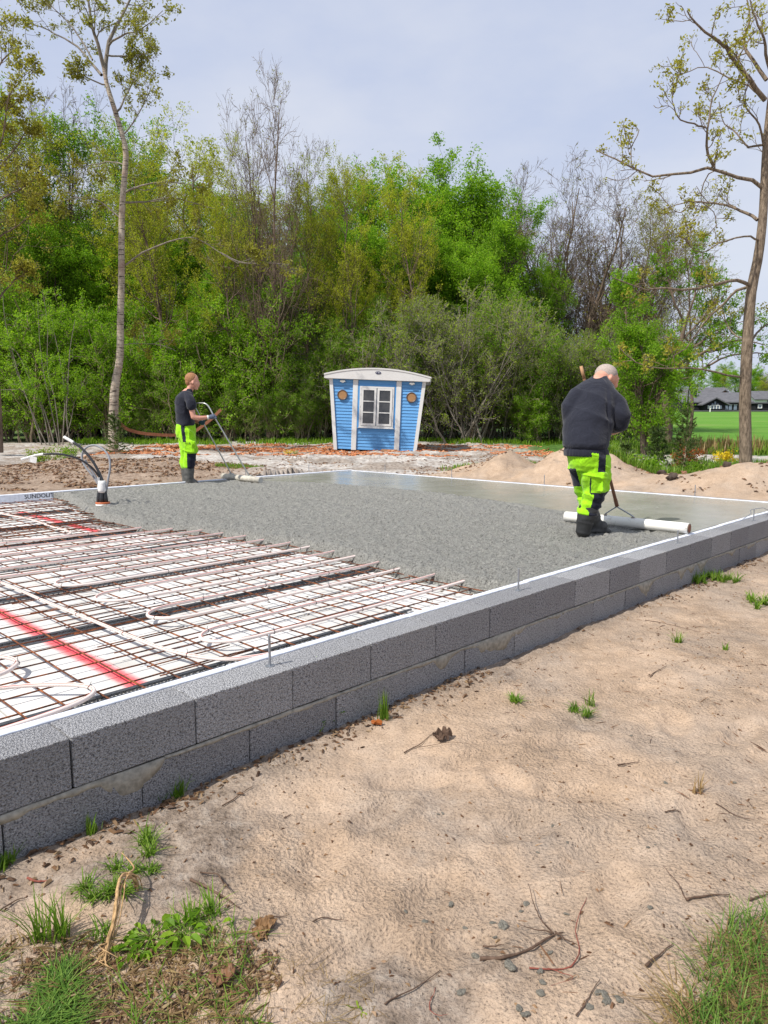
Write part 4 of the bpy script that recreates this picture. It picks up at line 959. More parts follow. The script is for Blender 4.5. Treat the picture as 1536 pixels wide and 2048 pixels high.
def blades(name, n, fn, hmin, hmax, wd, mat, label, seed, lean=.35, cat='grass', kind='stuff', dz=0, flat=1.):
    rng = np.random.default_rng(seed); P = fn(rng, n); n = len(P)
    zg = G(P[:, 0], P[:, 1]) if len(P[0]) == 2 else P[:, 2]
    b = np.stack([P[:, 0], P[:, 1], zg-.004+dz], 1); h = rng.uniform(hmin, hmax, n)[:, None]
    a = rng.uniform(0, 6.28, n); d = np.stack([np.cos(a), np.sin(a), 0*a], 1)*rng.uniform(.1, 1, n)[:, None]*lean
    w = np.stack([-np.sin(a), np.cos(a), 0*a], 1)*wd*.5
    q = rng.uniform(.15, 1, n)[:, None]; rows = []
    for k, tt in enumerate((0, .36, .7, 1.)):
        c_ = b+d*h*(.45*tt+.75*tt*tt)*1.0+np.array([0, 0, 1.])*h*flat*(tt-.34*q*tt*tt*min(1.6, .5+lean))
        rows.append(c_-w*(1, .9, .6, .0)[k]); 
        if k < 3: rows.append(c_+w*(1, .9, .6)[k])
    V = np.stack(rows, 1).reshape(-1, 3); i = np.arange(n)*7
    m = MB(); m.add(V, np.concatenate([np.stack([i, i+1, i+3, i+2], 1), np.stack([i+2, i+3, i+5, i+4], 1)])); m.f.append(np.stack([i+4, i+5, i+6], 1))
    o = m.obj(name, mat); 
    if kind == 'stuff': tag(o, label, cat, kind='stuff')
    return o
def region(x0, x1, y0, y1, cond=None):
    def f(rng, n):
        P = np.stack([rng.uniform(x0, x1, n*2), rng.uniform(y0, y1, n*2)], 1)
        k = fbm(P[:, 0]*.9, P[:, 1]*.9, 41) if cond is None else cond(P)
        return P[k > .46][:n] if cond is None else P[k][:n]
    return f
blades('grass', 9000, region(3.8, 9.5, 12.8, 15.6), .10, .30, .016, L_grass, 'bright green grass behind the sand heap at the right', 101, .6)
blades('grass', 7000, region(7.0, 15, 18.6, 23), .12, .42, .03, L_grass, 'tall grass along the near edge of the field', 102)
blades('grass', 500, region(8.3, 10.5, 19.5, 21.5, lambda P: P[:, 0] > 0), .3, .65, .03, L_dry, 'dry tan grass stems at the edge of the field', 103)
blades('grass', 9000, region(-11, 9, 25.3, 28.3, lambda P: fbm(P[:, 0]*.6, P[:, 1]*.9, 44) > .42), .08, .26, .03, L_mid, 'shaded grass along the foot of the wood', 104)
blades('grass', 900, region(-3.5, -2.5, 14.6, 15.8, lambda P: ((P[:, 0]+3.0)/.55)**2+((P[:, 1]-15.2)/.4)**2 < 1), .04, .10, .012, L_grass, 'patch of short grass left of the man in the black t-shirt', 105)
blades('grass', 900, region(.7, 2.4, 14.6, 16.4, lambda P: (((P[:, 0]-1.7)/.55)**2+((P[:, 1]-15.4)/.5)**2 < 1) & (fbm(P[:, 0]*5, P[:, 1]*5, 4) > .45)), .06, .14, .014, L_grass, 'patch of short grass left of the first sand heap', 106)
blades('grass', 1500, region(2.5, 4.4, 14.5, 16.3), .06, .16, .014, L_grass, 'low grass between the first and the second sand heap', 107)
# bark chips and litter behind the slab
def flakes(name, n, fn, size, mat, label, seed, cat='bark chips', thick=.25, dz=.004, wr=1.):
    rng = np.random.default_rng(seed); P = fn(rng, n); n = len(P); z_ = G(P[:, 0], P[:, 1])+dz
    p = np.stack([P[:, 0], P[:, 1], z_], 1); nr = unit(rng.normal(size=(n, 3))*[.35, .35, .2]+np.array([0, 0, 1])); a = unit(np.cross(nr, rng.normal(size=(n, 3)))); c = np.cross(nr, a)
    s = (size*rng.uniform(.4, 1.5, n))[:, None]; w = s*rng.uniform(.18, .5, n)[:, None]*wr
    V = np.stack([p-a*s*.5-c*w*.3, p-a*s*.4+c*w*.5, p+a*s*.5+c*w*.4, p+a*s*.45-c*w*.5, p+nr*s*thick], 1).reshape(-1, 3); i = np.arange(n)*5
    m = MB().add(V, np.stack([i, i+1, i+4], 1)); m.f += [np.stack([i+1, i+2, i+4], 1), np.stack([i+2, i+3, i+4], 1), np.stack([i+3, i, i+4], 1)]
    return tag(m.obj(name, mat), label, cat, kind='stuff')
flakes('bark_chips', 11000, region(-8, 5, 19.4, 25.0, lambda P: (fbm(P[:, 0]*.8, P[:, 1]*2.2, 42) > .50)), .10, L_chip, 'orange-brown bark chips scattered over the pale ground around the cabin', 111)
flakes('bark_litter', 5000, region(-9, -2.6, 11.2, 16.3, lambda P: (to_st(P[:, 0], P[:, 1])[1] > 9.0) & (fbm(P[:, 0]*1.6, P[:, 1]*1.6, 45) > .45)), .065, L_litter, 'brown bark and twig litter on the ground left of the slab', 112)
flakes('spoil_lumps', 4500, region(-4, 9, 13, 20, lambda P: fbm(P[:, 0]*1.4, P[:, 1]*1.4, 41) > .57), .06, L_litter, 'dark roots and clods lying on the grey sand behind the slab', 113)
flakes('spoil_lumps', 700, region(3, 7.6, 10.2, 13.6, lambda P: (to_st(P[:, 0], P[:, 1])[0] > 9.8) & (fbm(P[:, 0]*3, P[:, 1]*3, 46) > .56)), .06, L_litter, 'dark crumbs on the sand heaps at the right', 114)

# ------------------------------------------------------------------ houses in the distance
def hz(u, v, Y): p = at(u, v, Y); return p
def gable(parent, name, x0, x1, y0, y1, ze, zr, mat, axis='x', over=.3, th=.18):
    m = MB()
    if axis == 'x':   # ridge along x
        ym = (y0+y1)/2
        for a_, b_ in ((y0-over, ym), (y1+over, ym)):
            m.prism([(x0-over, a_, ze), (x0-over, b_, zr), (x0-over, b_, zr+th), (x0-over, a_, ze+th)], (x0, 0, 0), (x1+2*over, 0, 0))
    else:
        xm = (x0+x1)/2
        for a_, b_ in ((x0-over, xm), (x1+over, xm)):
            m.prism([(a_, y0-over, ze), (b_, y0-over, zr), (b_, y0-over, zr+th), (a_, y0-over, ze+th)], (0, y0, 0), (0, y1+2*over, 0))
    return recalc(m.obj(name, mat, parent))
HY = 112.0
zb = Gz(at(1430, 822, HY)[0], HY)
def X_(u, Y=HY): return at(u, 820, Y)[0]
def Z_(v, Y=HY): return at(1450, v, Y)[2]
h1 = empty('house', (0, 0, 0)); tag(h1, 'low black-boarded house with a grey roof and a glazed white-barred gable beyond the field', 'house')
x0, x1 = X_(1366), X_(1502)
MB().box(((x0+x1)/2, HY+4, (zb+Z_(803))/2), (x1-x0, 8, Z_(803)-zb)).obj('wall', M_blackwall, h1)
rf = gable(h1, 'roof', x0, x1, HY, HY+8, Z_(806), Z_(787, HY+4), M_roofslate)
gx0, gx1 = X_(1400), X_(1441)
MB().prism([(gx0, HY-1.5, zb), (gx1, HY-1.5, zb), (gx1, HY-1.5, Z_(810)), ((gx0+gx1)/2, HY-1.5, Z_(798)), (gx0, HY-1.5, Z_(810))], (0, 0, 0), (0, 1.4, 0)).obj('gable_wall', M_blackwall, h1)
gable(h1, 'gable_roof', gx0, gx1, HY-1.5, HY+2.5, Z_(811), Z_(797.5), M_roofslate, 'y', .5)
wz0, wz1 = Z_(818), Z_(811)
for i in range(5):
    a_ = gx0+.5+(gx1-gx0-1.0)*i/5; b_ = gx0+.5+(gx1-gx0-1.0)*(i+1)/5
    w = MB().box(((a_+b_)/2, HY-1.54, (wz0+wz1)/2), (b_-a_-.12, .05, wz1-wz0)).obj('window', M_farglass, h1)
    MB().box((a_, HY-1.6, (wz0+wz1)/2), (.08, .08, wz1-wz0)).obj('frame', M_farwhite, w)
for i in range(3):
    a_ = gx0+1.0+(gx1-gx0-2.0)*i/3; b_ = gx0+1.0+(gx1-gx0-2.0)*(i+1)/3; top = Z_(807.5) if i != 1 else Z_(803.5)
    w = MB().box(((a_+b_)/2, HY-1.54, (wz1+.1+top)/2), (b_-a_-.12, .05, top-wz1-.1)).obj('window', M_farglass, h1)
    MB().box(((a_+b_)/2, HY-1.6, wz1+.02), (b_-a_, .08, .09)).obj('frame', M_farwhite, w)
for u in (1452, 1460, 1470):
    w = MB().box((X_(u), HY-.04, Z_(815)), (.45, .05, .7)).obj('window', M_farglass, h1); MB().box((X_(u), HY-.07, Z_(815)+.4), (.55, .05, .07)).obj('frame', M_farwhite, w)
MB().box((X_(1400), HY+2, Z_(792)), (.35, .35, 2.4)).obj('chimney', M_blackwall, h1)
h2 = empty('house', (0, 0, 0)); tag(h2, 'taller house with a grey roof and red-brown gable behind the black low house', 'house')
HY2 = HY+12
a_, b_ = at(1378, 800, HY2)[0], at(1462, 800, HY2)[0]
MB().box(((a_+b_)/2, HY2+3, (zb+at(1400, 795, HY2)[2])/2), (b_-a_, 6, at(1400, 795, HY2)[2]-zb)).obj('wall', M_brownwall, h2)
gable(h2, 'roof', a_, b_, HY2, HY2+6, at(1400, 797, HY2)[2], at(1400, 777, HY2+3)[2], M_roofslate)
gx = at(1444, 790, HY2)[0]
MB().prism([(gx-1.6, HY2-.8, at(1400, 797, HY2)[2]), (gx+1.6, HY2-.8, at(1400, 797, HY2)[2]), (gx, HY2-.8, at(1400, 782, HY2)[2])], (0, 0, 0), (0, 2.5, 0)).obj('gable_wall', M_brownwall, h2)
gable(h2, 'gable_roof', gx-1.6, gx+1.6, HY2-.8, HY2+2, at(1400, 798, HY2)[2], at(1400, 781, HY2)[2], M_roofslate, 'y', .35, .15)
recalc(MB().lathe([(.02, 0), (.3, .04), (.5, .14), (.5, .17), (.28, .08), (.02, .04)], (0, 0, 0), 14).obj('satellite_dish', M_farwhite, h2)).location = (gx-.3, HY2-1.2, at(1400, 793, HY2)[2])
bpy.data.objects[h2.children[-1].name].rotation_euler = (math.pi/2, 0, 0)
h3 = empty('shed', (0, 0, 0)); tag(h3, 'flat black shed with one small white window at the right edge beyond the field', 'shed')
a_, b_ = X_(1500), X_(1640)
MB().box(((a_+b_)/2, HY+1, (zb+Z_(807))/2), (b_-a_, 5, Z_(807)-zb)).obj('wall', M_blackwall, h3)
MB().box(((a_+b_)/2, HY+1, Z_(806.2)), (b_-a_+.5, 5.6, .16)).obj('roof', M_roofslate, h3)
w = MB().box((X_(1509), HY-1.53, Z_(813)), (.42, .05, .38)).obj('window', M_farglass, h3); 
MB().box((X_(1509), HY-1.56, Z_(813)+.24), (.62, .08, .1)).box((X_(1509), HY-1.56, Z_(813)-.24), (.62, .08, .1)).box((X_(1509)-.26, HY-1.56, Z_(813)), (.1, .08, .38)).box((X_(1509)+.26, HY-1.56, Z_(813)), (.1, .08, .38)).obj('frame', M_farwhite, w)
h4 = empty('house', (0, 0, 0)); tag(h4, 'white house with a dark steep roof above the black shed at the right edge', 'house')
HY3 = HY+8; a_, b_ = at(1511, 800, HY3)[0], at(1600, 800, HY3)[0]; z0_, z1_ = at(1500, 799, HY3)[2], at(1500, 783, HY3)[2]
MB().box(((a_+b_)/2, HY3+3, (zb+z0_)/2), (b_-a_, 6, z0_-zb)).obj('wall', M_farwhite, h4)
MB().prism([(a_, HY3, z0_), (a_, HY3+6, z0_), (a_, HY3+3, z1_)], (0, 0, 0), (.2, 0, 0)).obj('gable_wall', M_farwhite, h4)
gable(h4, 'roof', a_, b_, HY3, HY3+6, z0_-.1, z1_, M_roofslate)
MB().box((X_(1534, HY3)+.3, HY3-.04, at(1500, 806, HY3)[2]), (.8, .05, .8)).obj('window', M_farglass, h4)
post = empty('road_marker_post', tuple(at(1420, 823, 104)[:2])+(Gz(at(1420, 823, 104)[0], 104),)); tag(post, 'white marker post beside the road before the glazed gable', 'post')
MB().box((0, 0, .4), (.14, .08, .85)).obj('post', M_farwhite, post); MB().box((0, -.045, .68), (.11, .02, .16)).obj('reflector', M_tie, post)
rd = MB(); rxs = np.linspace(-10, 160, 60); 
rd.add(np.array([[[x_, 104.6, float(G(np.array([x_]), np.array([104.6]))[0])+.10], [x_, 109.6, float(G(np.array([x_]), np.array([109.6]))[0])+.12]] for x_ in rxs]).reshape(-1, 3), [[2*i, 2*i+2, 2*i+3, 2*i+1] for i in range(59)])
tag(rd.obj('road', M_road), kind='structure')
# ------------------------------------------------------------------ blue cabin
CY = 21.4
cb = at(750, 901, CY); cz = cb[2]
cabin = empty('blue_cabin', (cb[0], CY, cz), R(-3)); cabin.rotation_euler = (0, R(2.2), R(-3)); tag(cabin, 'bright blue boarded cabin with white posts, arched cream roof and two round portholes', 'cabin')
HB, HT, WH, DEP = 1.21, 1.40, 2.03, 2.1
def half(z): return HB+(HT-HB)*z/WH
m = MB(); inn = .10
m.prism([(-HB+inn, .03, 0), (HB-inn, .03, 0), (HT-inn, .03, WH), (-HT+inn, .03, WH)], (0, 0, 0), (0, DEP, 0)); m.obj('wall', M_blueframe, cabin)
def clap(z0, z1, xa0, xb0, xa1, xb1, name='board'):
    m = MB(); V = [(xa0, -.020, z0), (xb0, -.020, z0), (xb1, -.004, z1), (xa1, -.004, z1), (xa0, .028, z0), (xb0, .028, z0), (xb1, .028, z1), (xa1, .028, z1)]
    m.add(V, [[0, 1, 2, 3], [5, 4, 7, 6], [1, 5, 6, 2], [4, 0, 3, 7], [3, 2, 6, 7], [4, 5, 1, 0]]); return m.obj(name, M_blue, cabin)
nb = 22; bh = (WH-.02)/nb
for k in range(nb):
    z0 = .015+k*bh; z1 = z0+bh-.004
    clap(z0, z1, -half(z0)+.10, -.70, -half(z1)+.10, -.70); clap(z0, z1, .70, half(z0)-.10, .70, half(z1)-.10)
for k in range(7):
    z0 = .015+k*bh; clap(z0, z0+bh-.004, -.555, .555, -.555, .555)
clap(WH-.13, WH-.01, -.555, .555, -.555, .555)
for sg in (-1, 1):
    m = MB(); m.prism([(sg*(HB-.10), -.05, -.02), (sg*HB, -.05, -.02), (sg*HT, -.05, WH), (sg*(HT-.10), -.05, WH)], (0, 0, 0), (0, .09, 0)); recalc(m.obj('corner_post', M_white, cabin))
    m = MB(); m.box((sg*.628, -.02, WH/2-.01), (.145, .07, WH)); bevel(m.obj('front_post', M_white, cabin), .006)
    # porthole
    pz = 1.57; px = sg*(1.0)
    ph = MB().lathe([(.118, -.02), (.118, .02), (.150, .03), (.150, -.02)], (0, 0, 0), 28, Matrix.Rotation(math.pi/2, 3, 'X')).obj('porthole', M_darkring, cabin, True); recalc(ph); ph.location = (px, -.032, pz)
    d_ = MB().lathe([(.001, 0), (.119, 0), (.119, .012), (.001, .012)], (0, 0, 0), 28, Matrix.Rotation(math.pi/2, 3, 'X')).obj('porthole_cover', M_ply, ph); recalc(d_); d_.location = (0, .0, 0)
    l_ = MB().box((0, 0, 0), (.16, .09, .055), taper=.75).obj('lamp_housing', M_lampgrey, cabin); l_.location = (sg*1.0, -.07, WH-.06); MB().box((0, -.01, -.035), (.07, .05, .03)).obj('lamp_glass', M_farwhite, l_)
# white side posts and boards on the right flank
for k in range(nb):
    z0 = .015+k*bh; z1 = z0+bh-.004
    for sg in (1, -1):
        m = MB(); m.prism([(sg*(half(z0)-.09), .05, z0), (sg*(half(z0)-.02), .05, z0), (sg*(half(z1)-.035), .05, z1), (sg*(half(z1)-.09), .05, z1)], (0, 0, 0), (0, DEP-.02, 0)); recalc(m.obj('side_board', M_blue, cabin))
# window
fr = empty('x'); bpy.data.objects.remove(fr)
def bars(name, mat, parent, rects, y0, y1):
    m = MB()
    for xa, xb, za, zb_ in rects: m.box(((xa+xb)/2, (y0+y1)/2, (za+zb_)/2), (xb-xa, y1-y0, zb_-za))
    return m.obj(name, mat, parent)
bars('window_surround', M_blueframe, cabin, [(-.555, -.50, .63, 1.90), (.50, .555, .63, 1.90), (-.5, .5, 1.845, 1.90), (-.5, .5, .63, .665)], -.045, .03)
wf = bars('window', M_white, cabin, [(-.497, -.455, .668, 1.842), (.455, .497, .668, 1.842), (-.455, .455, 1.80, 1.842), (-.455, .455, .668, .715)], -.065, .03)
MB().box((0, -.062, .655), (1.04, .07, .022)).obj('sill', M_white, wf)
for sg in (-1, 1):
    xa, xb = (.012, .45) if sg > 0 else (-.45, -.012)
    zs = [.72, 1.795]; r_ = [(xa, xa+.062, zs[0], zs[1]), (xb-.062, xb, zs[0], zs[1]), (xa+.062, xb-.062, zs[0], zs[0]+.06), (xa+.062, xb-.062, zs[1]-.06, zs[1])]
    h_ = (zs[1]-zs[0]-.12); 
    for q in (1, 2): zq = zs[0]+.06+h_*q/3; r_.append((xa+.062, xb-.062, zq-.014, zq+.014))
    bars('casement', M_white, wf, r_, -.080, -.045)
    for q in range(3):
        za = zs[0]+.06+h_*q/3+(.014 if q else 0); zb_ = zs[0]+.06+h_*(q+1)/3-(.014 if q < 2 else 0)
        MB().box(((xa+xb)/2, -.058, (za+zb_)/2), (xb-xa-.124, .006, zb_-za)).obj('pane', M_glass, wf)
    for zz in (.9, 1.25, 1.6): MB().lathe([(.001, -.03), (.008, -.03), (.008, .03), (.001, .03)], (sg*.456, -.075, zz), 6).obj('hinge', M_zinc, wf)
# roof: arched, with a cream fascia in front and a white edge board
n = 28; xr = np.linspace(-1.53, 1.53, n); zt = WH+.12+.205*(1-(xr/1.53)**2)
poly = [(x_, -.14, z_) for x_, z_ in zip(xr, zt)][::-1]+[(-1.50, -.14, WH+.0), (1.50, -.14, WH+.0)]
recalc(MB().prism(poly, (0, 0, 0), (0, .04, 0)).obj('fascia', M_roofwhite, cabin))
m = MB(); rows = []
for y_ in (-.155, DEP+.12): rows.append([(x_*1.01, y_, z_+.012) for x_, z_ in zip(xr, zt)]+[(x_*1.01, y_, z_-.03) for x_, z_ in zip(xr[::-1], zt[::-1])])
m.rings(rows); recalc(m.obj('roof', M_roofwhite, cabin))
for sg in (-1, 1): MB().box((sg*1.525, DEP/2, WH+.06), (.03, DEP+.2, .12)).obj('eaves_board', M_roofwhite, cabin)
MB().box((0, DEP/2-.02, WH+.005), (2.98, DEP+.2, .02)).obj('soffit', M_roofwhite, cabin)
an = np.linspace(0, 2*math.pi, 25)[:-1]
sg_ = recalc(MB().prism([(.083*math.cos(a_), -.152, .038*math.sin(a_)) for a_ in an], (0, 0, 0), (0, .012, 0)).obj('oval_badge', M_navy, cabin)); sg_.location = (.02, 0, WH+.20)
mk = MB()
for xk, w_, h_ in [(-.042, .016, .016), (-.02, .01, .006), (.004, .014, .02), (.022, .012, .02), (.040, .012, .018)]: mk.box((xk, -.155, 0), (w_, .004, h_))
mk.obj('badge_marks', M_farwhite, sg_)
MB().box((.42, -.10, .03), (.46, .10, .05), .03).obj('door_step', M_woodtan, cabin)

# ------------------------------------------------------------------ curved timber stand behind the first man
hp = spline([at(u, v, Yd) for u, v, Yd in [(222, 812, 22.2), (243, 850, 22.4), (272, 864, 22.6), (310, 869, 22.8), (350, 870, 23.0), (385, 864, 23.2), (405, 852, 23.3), (425, 836, 23.4), (442, 819, 23.5)]], 40)
hs = empty('curved_stand', (float(hp[20][0]), float(hp[20][1]), Gz(hp[20][0], hp[20][1]))); tag(hs, 'curved brown timber arc of a hammock stand behind the man in the black t-shirt', 'stand')
base = np.array(hs.location); m = MB(); rows = []
for k in range(40):
    tg = unit(hp[min(k+1, 39)]-hp[max(k-1, 0)]); up_ = unit(np.cross(tg, [0, 1, 0])); q = hp[k]-base
    rows.append([q+up_*.045+np.array([0, -.03, 0]), q+up_*.045+np.array([0, .03, 0]), q-up_*.045+np.array([0, .03, 0]), q-up_*.045+np.array([0, -.03, 0])])
recalc(m.rings(rows).obj('timber_arc', M_pinkbrown, hs))
zgl = hp[20][2]-base[2]
MB().box((0, 0, .04), (.09, 1.1, .07)).obj('cross_foot', M_pinkbrown, hs)
MB().box((-1.1, 0, .04), (.09, 1.1, .07)).obj('cross_foot', M_pinkbrown, hs)

# ------------------------------------------------------------------ conduit bundle standing in the slab
def atn(u, v, Yd, base): return at(u, v, Yd)-base
kb = onz(206, 1011, 0.0); ke = empty('conduit_bundle', tuple(kb)); tag(ke, 'bundle of bent black pipes and a grey conduit loop, taped white, at the concrete edge', 'pipe bundle')
KY = float(kb[1])
recalc(MB().lathe([(.001, -.05), (.088, -.05), (.088, .022), (.001, .022)], k=24).obj('pale_collar', M_tape, ke, True))
recalc(MB().lathe([(.05, .022), (.088, .022), (.088, .045), (.05, .045)], k=24).obj('orange_ring', M_orange, ke, True))
for dx, dy, tx in [(-.045, -.02, -.012), (.0, -.035, .0), (.045, -.01, .015), (.01, .04, .005)]:
    m = MB(); m.tubes(np.array([[dx, dy, .03], [dx*.9, dy*.9, .10], [dx*.5+tx*.5, dy*.5, .20], [tx, dy*.3, .26]])[None], np.array([[.030, .028, .022, .018]]), 12, True); m.obj('black_sleeve', M_blackplast, ke, True)
m = MB(); m.tubes(np.array([[0, 0, .165], [.002, 0, .20], [-.002, 0, .24], [.002, 0, .28], [0, 0, .315]])[None], np.array([[.050, .055, .053, .050, .045]]), 14, True)
tp = m.obj('tape_wrap', M_tape, ke, True); MB().box((-.03, -.03, .32), (.03, .01, .07), .4, .2).obj('tape_tail', M_tape, tp)
def kpipe(pts, r, mat, nm='bent_pipe', tipn=0, tipmat=None):
    P = spline([at(u, v, KY+dy)-kb for u, v, dy in pts], 60); n_ = 60-tipn
    o = MB().tubes(P[:n_][None], np.full((1, n_), r), 10, True).obj(nm, mat, ke, True)
    if tipn: MB().tubes(P[n_-1:][None], np.full((1, tipn+1), r*1.12), 10, True).obj('white_tip', tipmat, o, True)
kpipe([(206, 985, 0), (204, 968, 0), (196, 950, 0), (180, 932, -.05), (155, 917, -.1), (125, 909, -.15), (95, 908, -.2), (75, 910, -.2), (42, 919, -.25)], .013, M_blackplast, 'bent_pipe', 12, M_tape)
kpipe([(208, 985, 0), (206, 965, 0), (198, 945, .03), (185, 922, .06), (165, 898, .1), (145, 884, .12), (128, 874, .14)], .017, M_blackplast, 'bent_pipe', 11, M_tape)
kpipe([(212, 985, 0), (216, 960, 0), (220, 935, .02), (218, 915, .05), (208, 900, .08), (192, 891, .1), (176, 893, .1), (166, 903, .1), (164, 918, .08), (172, 935, .05), (188, 955, .02), (200, 975, 0), (204, 985, 0)], .0135, M_greyplast, 'conduit_loop')
kpipe([(200, 985, 0), (197, 966, -.02), (188, 948, -.03), (176, 930, -.04), (170, 920, -.05)], .012, M_greyplast, 'short_conduit')
fl = MB().box((0, 0, 0), (.09, .003, .075), 0, .15, .25).obj('paper_tag', M_tape, ke); q = at(66, 919, KY-.23)-kb; fl.location = tuple(q)

# ------------------------------------------------------------------ people
def ellip(mb, c, r, M=None, k=18, n=12):
    an = np.linspace(0, math.pi, n+1)[1:-1]; prof = [(math.sin(a_), -math.cos(a_)) for a_ in an]; prof = [(.02, -1)]+prof+[(.02, 1)]
    V = np.array([[[p_*math.cos(b_), p_*math.sin(b_), z_] for b_ in np.arange(k)/k*2*math.pi] for p_, z_ in prof])*np.array(r)
    if M is not None: V = V@np.array(M).T
    mb.rings(V+np.array(c)); return mb
def loft(mb, rr, F, k=24):
    """rings: (center, half-width across, half-depth along F)"""
    F = np.array([F[0], F[1], 0.]); F /= np.linalg.norm(F); S = np.array([-F[1], F[0], 0]); an = np.arange(k)/k*2*math.pi
    rows = [np.array(c)+np.outer(np.cos(an), S)*a_+np.outer(np.sin(an), F)*b_ for c, a_, b_ in rr]
    mb.rings(rows); return mb
def limb(mb, pts, rads, n=14, k=14):
    P = spline(pts, n); r_ = np.interp(np.linspace(0, 1, n), np.linspace(0, 1, len(rads)), rads)
    mb.tubes(P[None], r_[None], k, True)
    ellip(mb, P[0], (r_[0],)*3); ellip(mb, P[-1], (r_[-1],)*3); return mb
def sculpt(mb, voxel, smooth=4, disp=None):
    me = mb.mesh('tmp', None); o = bpy.data.objects.new('tmp', me); COL.objects.link(o)
    rm_ = o.modifiers.new('r', 'REMESH'); rm_.mode = 'VOXEL'; rm_.voxel_size = voxel
    s_ = o.modifiers.new('s', 'SMOOTH'); s_.iterations = smooth; s_.factor = .5
    dg = bpy.context.evaluated_depsgraph_get(); ev = o.evaluated_get(dg); m2 = bpy.data.meshes.new_from_object(ev)
    n_ = len(m2.vertices); V = np.zeros(n_*3); m2.vertices.foreach_get('co', V); V = V.reshape(-1, 3); Nn = np.zeros(n_*3); m2.vertices.foreach_get('normal', Nn); Nn = Nn.reshape(-1, 3)
    F = [tuple(p.vertices) for p in m2.polygons]; bpy.data.objects.remove(o); bpy.data.meshes.remove(m2)
    if disp is not None: V = V+Nn*disp(V, Nn)[:, None]
    return V, np.array([f if len(f) == 4 else f+(f[-1],) for f in F])
def put(V, F, name, mat, parent, sel=None):
    if sel is not None: F = F[sel]
    u_, inv = np.unique(F, return_inverse=True); F2 = inv.reshape(F.shape)
    tri = F2[:, 2] == F2[:, 3]; m = MB(); m.v = [V[u_]]; m.n = len(u_); m.f = []
    if (~tri).any(): m.f.append(F2[~tri])
    if tri.any(): m.f.append(F2[tri][:, :3])
    return m.obj(name, mat, parent, True)
def fold(V, Nn, base, sc_=(6, 6, 14), amp=.01, seed=3):
    q = (V)*np.array(sc_); a_ = vn(q[:, 0]+q[:, 2]*.35, q[:, 2]+q[:, 1], seed)-.5; b_ = vn(q[:, 0]*2+3, q[:, 2]*2+q[:, 1]*2, seed+1)-.5
    ridge = 1-np.abs(2*vn(q[:, 0]*.9+q[:, 1]*.8, q[:, 2]*1.1+q[:, 0]*.5, seed+2)-1)
    return amp*(a_+.5*b_+.7*(ridge**3-.3))

# --- man in the black t-shirt (profile, facing right)
Y1 = 12.32
f1 = at(378, 966, Y1); f1[2] = -.015
p1 = empty('person', tuple(f1)); tag(p1, 'person in profile, black t-shirt and yellow-green work trousers, holding a metal float handle', 'person')
def A(u, v, dy=0.): return at(u, v, Y1+dy)-f1
F1 = (.97, .22)
body = MB()
loft(body, [(A(371, 846), .13, .12), (A(370, 815), .14, .12), (A(369, 795), .16, .115), (A(373, 783), .12, .08), (A(377, 777), .06, .055)], F1)
limb(body, [A(377, 788), A(381, 775), A(384, 768)], [.062, .056, .058])
ellip(body, A(384.5, 760), (.103, .080, .112), Matrix.Rotation(.25, 3, 'Y')); ellip(body, A(390, 768), (.068, .060, .088), Matrix.Rotation(.35, 3, 'Y')); ellip(body, A(392.5, 777), (.034, .034, .028))
ellip(body, A(398.6, 768.3), (.022, .013, .018)); ellip(body, A(397.5, 764), (.014, .030, .012)); ellip(body, A(397.4, 773), (.014, .022, .010))
for dy in (-.080, .10): ellip(body, A(386, 765.5, dy), (.018, .010, .030))
limb(body, [A(379, 793, -.17), A(382, 812, -.22), A(387, 834, -.23)], [.056, .052, .043]); limb(body, [A(387, 834, -.23), A(401, 836, -.20), A(417, 834.5, -.14)], [.045, .042, .029])
limb(body, [A(377, 793, .2), A(381, 815, .23), A(384, 838, .22)], [.056, .05, .042]); limb(body, [A(384, 838, .22), A(392, 842, .2), A(400, 845, .16)], [.044, .038, .028])
limb(body, [A(371, 860, -.07), A(382, 900, -.08), A(379, 940, -.07)], [.10, .075, .06]); limb(body, [A(369, 860, .12), A(376, 900, .12), A(373, 940, .10)], [.10, .075, .06])
V, F = sculpt(body, .011, 3); put(V, F, 'body', M_skin, p1)
hair = MB(); ellip(hair, A(382.6, 757.5), (.110, .088, .103), Matrix.Rotation(.3, 3, 'Y')); ellip(hair, A(378, 764), (.062, .074, .07))
V, F = sculpt(hair, .012, 2, lambda V, Nn: .004*(vn(V[:, 0]*60, V[:, 2]*60, 5)-.5)); put(V, F, 'hair', M_hairred, p1)
sh = MB()
loft(sh, [(A(372, 851), .185, .155), (A(371.5, 840), .188, .152), (A(370, 822), .19, .150), (A(369, 806), .205, .150), (A(369, 795), .205, .142), (A(372, 786), .165, .115), (A(376, 780), .095, .075), (A(378, 777), .068, .062)], F1)
limb(sh, [A(377, 791, -.15), A(381, 803, -.215), A(383.5, 812, -.23)], [.074, .076, .080]); limb(sh, [A(376, 791, .18), A(380, 803, .225), A(382, 812, .235)], [.074, .074, .074])
V, F = sculpt(sh, .013, 4, lambda V, Nn: fold(V, Nn, 0, (5, 5, 6), .020, 11)); put(V, F, 'tshirt', M_shirt, p1)
tr = MB()
loft(tr, [(A(371.5, 848), .175, .155), (A(371, 858), .19, .168), (A(371, 868), .19, .168), (A(371, 876), .17, .15)], F1)
limb(tr, [A(372.5, 868, -.08), A(377, 885, -.09), A(380, 900, -.09), A(380, 918, -.08), A(378, 931, -.08)], [.135, .128, .115, .108, .088]); limb(tr, [A(370, 868, .10), A(372, 885, .11), A(374, 900, .11), A(373, 918, .11), A(372, 931, .10)], [.13, .122, .108, .10, .088])
